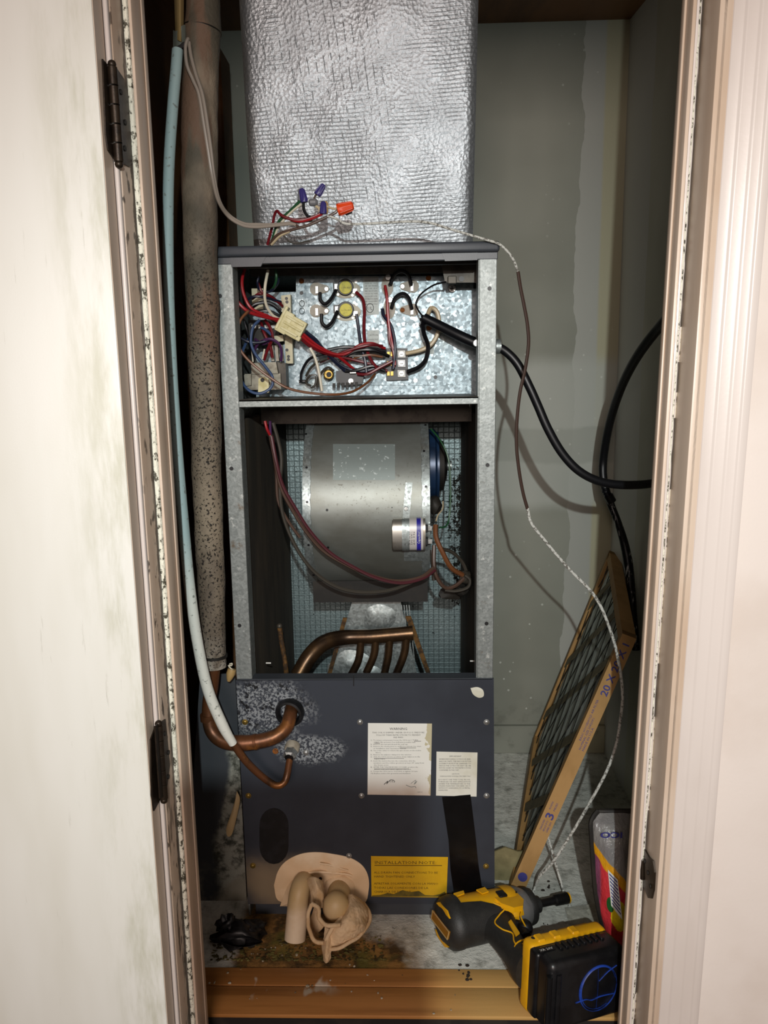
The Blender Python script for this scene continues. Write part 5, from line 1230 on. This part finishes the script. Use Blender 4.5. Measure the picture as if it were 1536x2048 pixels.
# open loop of cloth hanging down between the stubs
def ribbon(rows, wr=.0012):
    sheet(rows, 'rag', 6, 24, wr, 60, th=.0005)
    path = smooth_path([P(*r[0]) for r in rows], 5)
    RG.tube([q+Vector((mnoise.noise(q*70)*.0012, 0, mnoise.noise(q*50)*.0012)) for q in path], .0034, 'rag', 8, 1)
ribbon([[(624, 1808, 1.112), (628, 1806, 1.152)], [(616, 1832, 1.104), (619, 1828, 1.146)], [(619, 1862, 1.098), (622, 1856, 1.140)], [(630, 1882, 1.094), (634, 1874, 1.134)], [(648, 1886, 1.093), (650, 1878, 1.130)]])
ribbon([[(624, 1808, 1.112), (628, 1806, 1.152)], [(636, 1816, 1.106), (639, 1812, 1.148)], [(639, 1836, 1.100), (643, 1832, 1.142)], [(652, 1850, 1.095), (656, 1845, 1.136)], [(680, 1850, 1.093), (682, 1846, 1.132)]])
sheet([[(628, 1812, 1.150), (636, 1812, 1.150)], [(620, 1845, 1.140), (640, 1840, 1.140)], [(630, 1876, 1.130), (652, 1850, 1.132)]], 'rag', 8, 12)
# big gathered lobe to the right
sheet([[(690, 1796, 1.165), (702, 1790, 1.150), (716, 1796, 1.16), (726, 1806, 1.175)], [(684, 1832, 1.125), (700, 1822, 1.115), (722, 1816, 1.125), (738, 1826, 1.15)], [(660, 1858, 1.105), (690, 1852, 1.095), (722, 1842, 1.105), (738, 1846, 1.135)], [(650, 1880, 1.10), (680, 1882, 1.088), (708, 1868, 1.098), (730, 1862, 1.12)], [(650, 1898, 1.098), (676, 1898, 1.09), (700, 1884, 1.10), (718, 1872, 1.115)]], 'rag', 60, 60, .0040, 38, fold=.0022, nf=1.3)
RG.tube(PW([(650, 1898, 1.096), (676, 1897, 1.088), (700, 1884, 1.098), (719, 1872, 1.112), (738, 1846, 1.132), (739, 1826, 1.148), (727, 1806, 1.172)]), .0030, 'rag', 8, 6)
RG.tube(PW([(690, 1800, 1.155), (684, 1832, 1.121), (664, 1857, 1.100), (652, 1880, 1.096)]), .0034, 'rag', 8, 6)
# tail to the floor
sheet([[(650, 1855, 1.108), (662, 1860, 1.098), (672, 1862, 1.10)], [(646, 1885, 1.098), (655, 1890, 1.088), (668, 1888, 1.095)], [(645, 1905, 1.092), (652, 1912, 1.082), (662, 1906, 1.09)], [(648, 1922, 1.088), (654, 1928, 1.080), (662, 1918, 1.088)]], 'rag')
tag(RG.build('rag', sharp=80), 'stiff beige rag bundled round the drain stubs', 'rag')
# black rubber scrap
b = MB(); 
c = PZ(478, 1868, .02)
b.ball(c, .03, 'black', 1.25, .7, .55, 3, .9); b.ball(PZ(455, 1850, .028), .018, 'black', .9, .7, 1.0, 3, .8); b.ball(PZ(505, 1862, .018), .020, 'black', 1.0, .8, .8, 3, .9)
b.grid(lambda i, j: PZ(442+80*i, 1878+10*math.sin(i*3)+6*j, .012+.012*j+.006*mnoise.noise(Vector((i*5, j*3, 1)))), 14, 5, 'tape')
tag(b.build('black_scrap', sharp=70), 'crumpled lump of black rubber on the floor left of the drain pipe', 'scrap')

# ---- impact driver
Mc = PZ(974, 1830, .048); Nt = PZ(1134, 1796, .034); Bc = PZ(1128, 1982, .062)
ex = (Nt-Mc).normalized(); hd_ = (Bc-Mc); hd_ = (hd_-ex*hd_.dot(ex)).normalized(); ez = -hd_; ey = ez.cross(ex).normalized()
DR = thing('impact_driver', Vector((Mc.x, Mc.y, 0)), 'yellow and black cordless impact driver lying on the platform edge', 'power tool')
S = 1.08
def L_(x, y, z): return Mc+(ex*x+ey*y+ez*z)*S
def LB(x, y, z): return L_(x+.030, y, z)
def dsub(mb, name, par=None, **k): return mb.build(name, par or DR, **k)
side = 1 if ey.z > 0 else -1      # which local side is up
def shell(prof, mat, n=28, a0=0.0, a1=None, sq=1.0, b=None):
    # lathe about the tool axis; angle 0 = up side (local y*side), 90 = tool top (local z)
    b = b or MB(); full = a1 is None; A1 = 2*math.pi if full else a1; cols = n if full else n+1
    vs_ = []
    for x, r in prof:
        for k in range(cols):
            a = a0+(A1-a0)*k/n; vs_.append(L_(x, side*math.cos(a)*r, math.sin(a)*r*sq))
    fs = []
    for i in range(len(prof)-1):
        for k in range(n):
            k2 = (k+1) % cols if full else k+1; f = (i*cols+k, i*cols+k2, (i+1)*cols+k2, (i+1)*cols+k); fs.append(f if side > 0 else f[::-1])
    if full: fs += [list(range(cols)), list(range((len(prof)-1)*cols, len(prof)*cols))]
    return b.add(vs_, fs, mat)
# yellow clamshell
b = shell([(-.066, .028), (-.060, .0335), (-.02, .034), (.015, .0335), (.038, .0325), (.046, .030)], 'dyellow', 32, sq=1.08)
HS = dsub(b, 'motor_housing', label='yellow motor housing')
# rubber overmould: rear cap and lower side
b = shell([(-.078, .012), (-.0775, .022), (-.074, .030), (-.066, .0362), (-.058, .0372), (-.052, .0368)], 'dblack', 32, sq=1.12)
dsub(b, 'rear_cap', label='black rubber rear cap')
b = MB()
prof = [(-.056, .0366), (-.04, .0362), (-.02, .0358), (-.002, .0354), (.012, .0348)]
lim = [-14, -16, -20, -32, -46]
vs_ = []; n = 20
for (x, r), lm in zip(prof, lim):
    for k in range(n+1):
        a = math.radians(-200+(lm+200)*k/n); vs_.append(L_(x, side*math.cos(a)*r, math.sin(a)*r*1.1))
fs = []
for i in range(len(prof)-1):
    for k in range(n):
        f = (i*(n+1)+k, i*(n+1)+k+1, (i+1)*(n+1)+k+1, (i+1)*(n+1)+k); fs.append(f if side > 0 else f[::-1])
b.add(vs_, fs, 'dblack'); dsub(b, 'overmould', label='black rubber overmould')
# rear badge and yellow vents
b = MB()
def onback(y, z): return L_(-.0785, y, z)
bp = [(-.006, .028), (.008, .030), (.008, -.024), (-.006, -.028)]
b.prism([L_(-.0770, y, z) for y, z in bp], -ex*.0022, 'amber'); b.tube([L_(-.0795, y, z) for y, z in bp+bp[:1]], .0010, 'wire_dummy' if False else 'nuttan', 6, 1)
b.text('DEWALT', L_(-.0797, -side*-.003, .024), -ez, ey*(1 if (-ez).cross(ey).dot(-ex) > 0 else -1), .0075*S, 'orangeink', width=.045*S)
dsub(b, 'rear_badge')
for s_ in (1, -1):
    b = MB(); b.prism([L_(-.0735, s_*y, z) for y, z in ((.021, .022), (.027, .014), (.028, -.012), (.022, -.022))], -ex*.0035, 'dyellow'); dsub(b, 'vent_insert', label='yellow vent insert')
# label on top of the housing
b = MB(); n = 6
vs_ = []
for k in range(n+1):
    a = math.radians(42+50*k/n)
    for x in (-.050, .004): vs_.append(L_(x, side*math.cos(a)*.0346, math.sin(a)*.0346*1.08))
b.add(vs_, [((2*k, 2*k+1, 2*k+3, 2*k+2) if side < 0 else (2*k+2, 2*k+3, 2*k+1, 2*k)) for k in range(n)], 'amber'); dsub(b, 'top_label', label='dull amber label')
# gearcase, nose ring, chuck, bit
b = shell([(.036, .0335), (.052, .0325), (.062, .0285), (.070, .0235)], 'dgrey', 32, sq=1.06); b = shell([(.026, .0352), (.030, .0360), (.040, .0358), (.044, .0345)], 'dyellow', 32, math.radians(-70), math.radians(40), 1.06, b); dsub(b, 'gearcase', label='grey metal gearcase')
b = shell([(.066, .0265), (.070, .0280), (.077, .0265), (.080, .020), (.081, .012)], 'dblack', 28); b = shell([(.080, .0125), (.092, .0125), (.094, .010)], 'dblack', 20, b=b); dsub(b, 'nose_bumper', label='black nose bumper')
b = shell([(.094, .0060), (.122, .0060), (.124, .0085), (.146, .0088), (.148, .0078)], 'black', 16); b = shell([(.146, .0084), (.149, .0084)], 'dyellow', 16, b=b); b = shell([(.149, .0072), (.1495, .004)], 'dark', 14, b=b)
dsub(b, 'bit_holder', label='black magnetic nut driver')
# front side badge + screws on yellow cheek
b = MB(); b.obox(L_(.020, side*.0325, -.006), ex*.0075, ey*.003, ez*.0085, 'black', .002, 2); dsub(b, 'side_vent')
b = MB(); b.cyl(L_(.043, side*.031, -.008), ey*side, .0035, .003, 'dark', 10); dsub(b, 'case_screw')
# lower yellow cheek running into the handle
b = MB(); b.prism([L_(x, side*.024, z) for x, z in ((.004, .0), (.046, .0), (.046, -.028), (.036, -.042), (.020, -.042), (.008, -.026))], ey*side*.009, 'dyellow'); dsub(b, 'front_cheek')
# handle
def oval_sweep(rows, mat, n=24, b=None):
    b = b or MB(); vs_ = []
    for x, z, rx, ry in rows:
        for k in range(n):
            a = 2*math.pi*k/n; ca, sa = math.cos(a), math.sin(a)
            vs_.append(L_(x+math.copysign(abs(ca)**.8, ca)*rx, math.copysign(abs(sa)**.8, sa)*ry, z))
    fs = [(i*n+k, i*n+(k+1) % n, (i+1)*n+(k+1) % n, (i+1)*n+k) for i in range(len(rows)-1) for k in range(n)]
    fs += [list(range(n-1, -1, -1)), list(range((len(rows)-1)*n, len(rows)*n))]
    return b.add(vs_, fs, mat)
H = oval_sweep([(.000, -.008, .034, .026), (.002, -.030, .030, .0215), (.000, -.048, .0245, .0195), (-.004, -.070, .0205, .0185), (-.006, -.092, .020, .0185), (-.006, -.108, .023, .020), (.004, -.122, .035, .027), (.016, -.132, .046, .033)], 'dblack')
HN = dsub(H, 'handle', label='black rubber grip')
b = MB(); c = L_(.038, 0, -.048); b.ball(c, .0115*S, 'black', 1, 1, 1.15, 3); b.tube([L_(.024, 0, -.030), L_(.034, 0, -.044), L_(.028, 0, -.066)], .008*S, 'black', 10, 3); dsub(b, 'trigger')
for poly in (((.004, -.054), (.011, -.050), (.006, -.082), (-.003, -.086)), ((-.004, -.104), (.010, -.106), (.012, -.113), (-.002, -.112)), ((-.052, .014), (-.034, .016), (-.036, .009), (-.050, .006)), ((-.014, .012), (.002, .014), (.002, .002), (-.010, .0))):
    yb = .0185 if poly[0][1] < -.01 else .0345
    b = MB(); b.prism([L_(x, side*yb, z) for x, z in poly], ey*side*.0022, 'dyellow'); dsub(b, 'accent_inlay', HN, label='yellow inlay')
b = MB()
def sidecurve(pts, r=.0011): b.tube([L_(x, side*y, z) for x, y, z in pts], r*S, 'dyellow', 6, 5)
sidecurve([(-.008, .030, -.008), (.010, .027, -.030), (.000, .022, -.036), (-.014, .0185, -.046), (-.012, .0185, -.064), (-.004, .0195, -.078), (-.010, .0190, -.092), (-.012, .019, -.100)])
sidecurve([(-.016, .0165, -.122), (-.018, .0165, -.108), (-.010, .0195, -.100), (.004, .0205, -.098), (.010, .0200, -.104)])
sidecurve([(.034, .024, -.042), (.028, .021, -.050), (.026, .0165, -.066)])
dsub(b, 'accent_line', HN, label='thin yellow line')
# foot and battery
b = MB(); b.obox(LB(.012, 0, -.139), ex*.063*S, ey*.049*S, ez*.013*S, 'dyellow', .008*S, 3)
for x in (-.030, -.005, .025): b.obox(LB(x, side*.048, -.139), ex*.006*S, ey*.003*S, ez*.008*S, 'dyellow', .002)
FT = dsub(b, 'foot', label='yellow battery foot')
b = MB(); b.obox(LB(.040, side*.004, -.126), ex*.032*S, ey*.034*S, ez*.008*S, 'dblack', .006*S, 2); b.tube([LB(.014, side*.040, -.120), LB(.062, side*.040, -.120)], .0011*S, 'dyellow', 6); b.obox(LB(.040, side*.0385, -.121), ex*.008*S, ey*.002*S, ez*.003*S, 'dyellow', .001); dsub(b, 'foot_cover', FT)
b = MB(); b.cyl(LB(-.038, side*.048, -.136), ey*side, .003*S, .0012, 'dark', 10); dsub(b, 'foot_screw', FT)
b = MB(); b.obox(LB(.014, 0, -.170), ex*.061*S, ey*.048*S, ez*.022*S, 'battery', .010*S, 4); b.obox(LB(.012, 0, -.153), ex*.062*S, ey*.046*S, ez*.012*S, 'battery', .005*S, 3)
for k in range(8): b.obox(LB(-.014+k*.0095, side*.048, -.162), ex*.0026*S, ey*.0025*S, ez*.007*S, 'battery', .0008)
for x in (-.048, -.034): b.tube([LB(x, side*.033, -.1918), LB(x, -side*.033, -.1918)], .004*S, 'battery', 10)
BT = dsub(b, 'battery', label='black battery pack with blue marker scribble')
b = MB(); zz = -.1928
def mk(pts, r=.0016): b.tube([LB(x, side*y, zz) for x, y in pts], r*S, 'marker', 6, 4, flat=.3)
mk([(.030+.030*math.cos(t*.45), .000+.031*math.sin(t*.45)) for t in range(15)], .0017); mk([(.030+.028*math.cos(.3+t*.45), .001+.029*math.sin(.3+t*.45)) for t in range(12)], .0012)
mk([(.028, .028), (.029, .0), (.028, -.028)], .0007); mk([(-.006, -.012), (.010, -.011), (.020, -.014), (.034, -.012), (.056, -.013)], .0012); mk([(.030, .010), (.044, .020), (.058, .026)], .0009)
b.v = b.v; dsub(b, 'marker_scribble', BT, label='blue marker circle and strokes')
b = MB(); b.prism([LB(x, side*y, -.178) for x, y in ((0, 0),)*1] if False else [LB(x, side*.0484, z) for x, z in ((-.046, -.158), (-.022, -.158), (-.022, -.166), (-.046, -.166))], ey*side*.0008, 'black'); b.text('XR 20V', LB(-.045, side*.0494, -.165), ex, ez, .006*S, 'whiteink', width=.020*S) if side < 0 else None
dsub(b, 'battery_label', BT)

# ---- small litter
def bits(name, label, cat, spots, mat, smin, smax, n, sp, seed, kind='stuff'):
    rnd = random.Random(seed); b = MB()
    for (u, v, ru, rv) in spots:
        for _ in range(n):
            c = PZ(u+rnd.uniform(-ru, ru), v+rnd.uniform(-rv, rv), .001)
            if c.y > 1.075: c.z = .0008
            else: c.z = .0024
            s_ = rnd.uniform(smin, smax); b.ball(c, s_, mat, rnd.uniform(.6, 1.6), rnd.uniform(.6, 1.4), .6, 1, .5)
    o = b.build(name); o['kind'] = kind; tag(o, label, cat); return o
bits('crumbs', 'pale crumbs scattered over the platform and threshold boards', 'crumbs', [(560, 1935, 150, 45), (700, 1990, 220, 40), (540, 1900, 60, 12), (1000, 1880, 120, 20)], 'crumb', .0008, .0022, 14, 1, 3)
bits('dark_debris', 'dark crumbs of dirt scattered on the whitish floor', 'debris', [(1060, 1500, 60, 60), (1110, 1770, 40, 20), (1090, 1860, 60, 30), (930, 1940, 12, 22)], 'darkcrumb', .001, .003, 9, 1, 5)
b = MB(); rnd = random.Random(9)
for _ in range(320):
    u = rnd.uniform(420, 770); c = PZ(u, 1920-rnd.uniform(0, 1)**2*48, .001); s_ = rnd.uniform(.0008, .0030); b.ball(c, s_, 'sludge', rnd.uniform(.8, 2), rnd.uniform(.6, 1.3), .4, 1, .6)
o = b.build('sludge'); o['kind'] = 'stuff'; tag(o, 'olive sludge and grit built up along the back of the threshold', 'sludge')
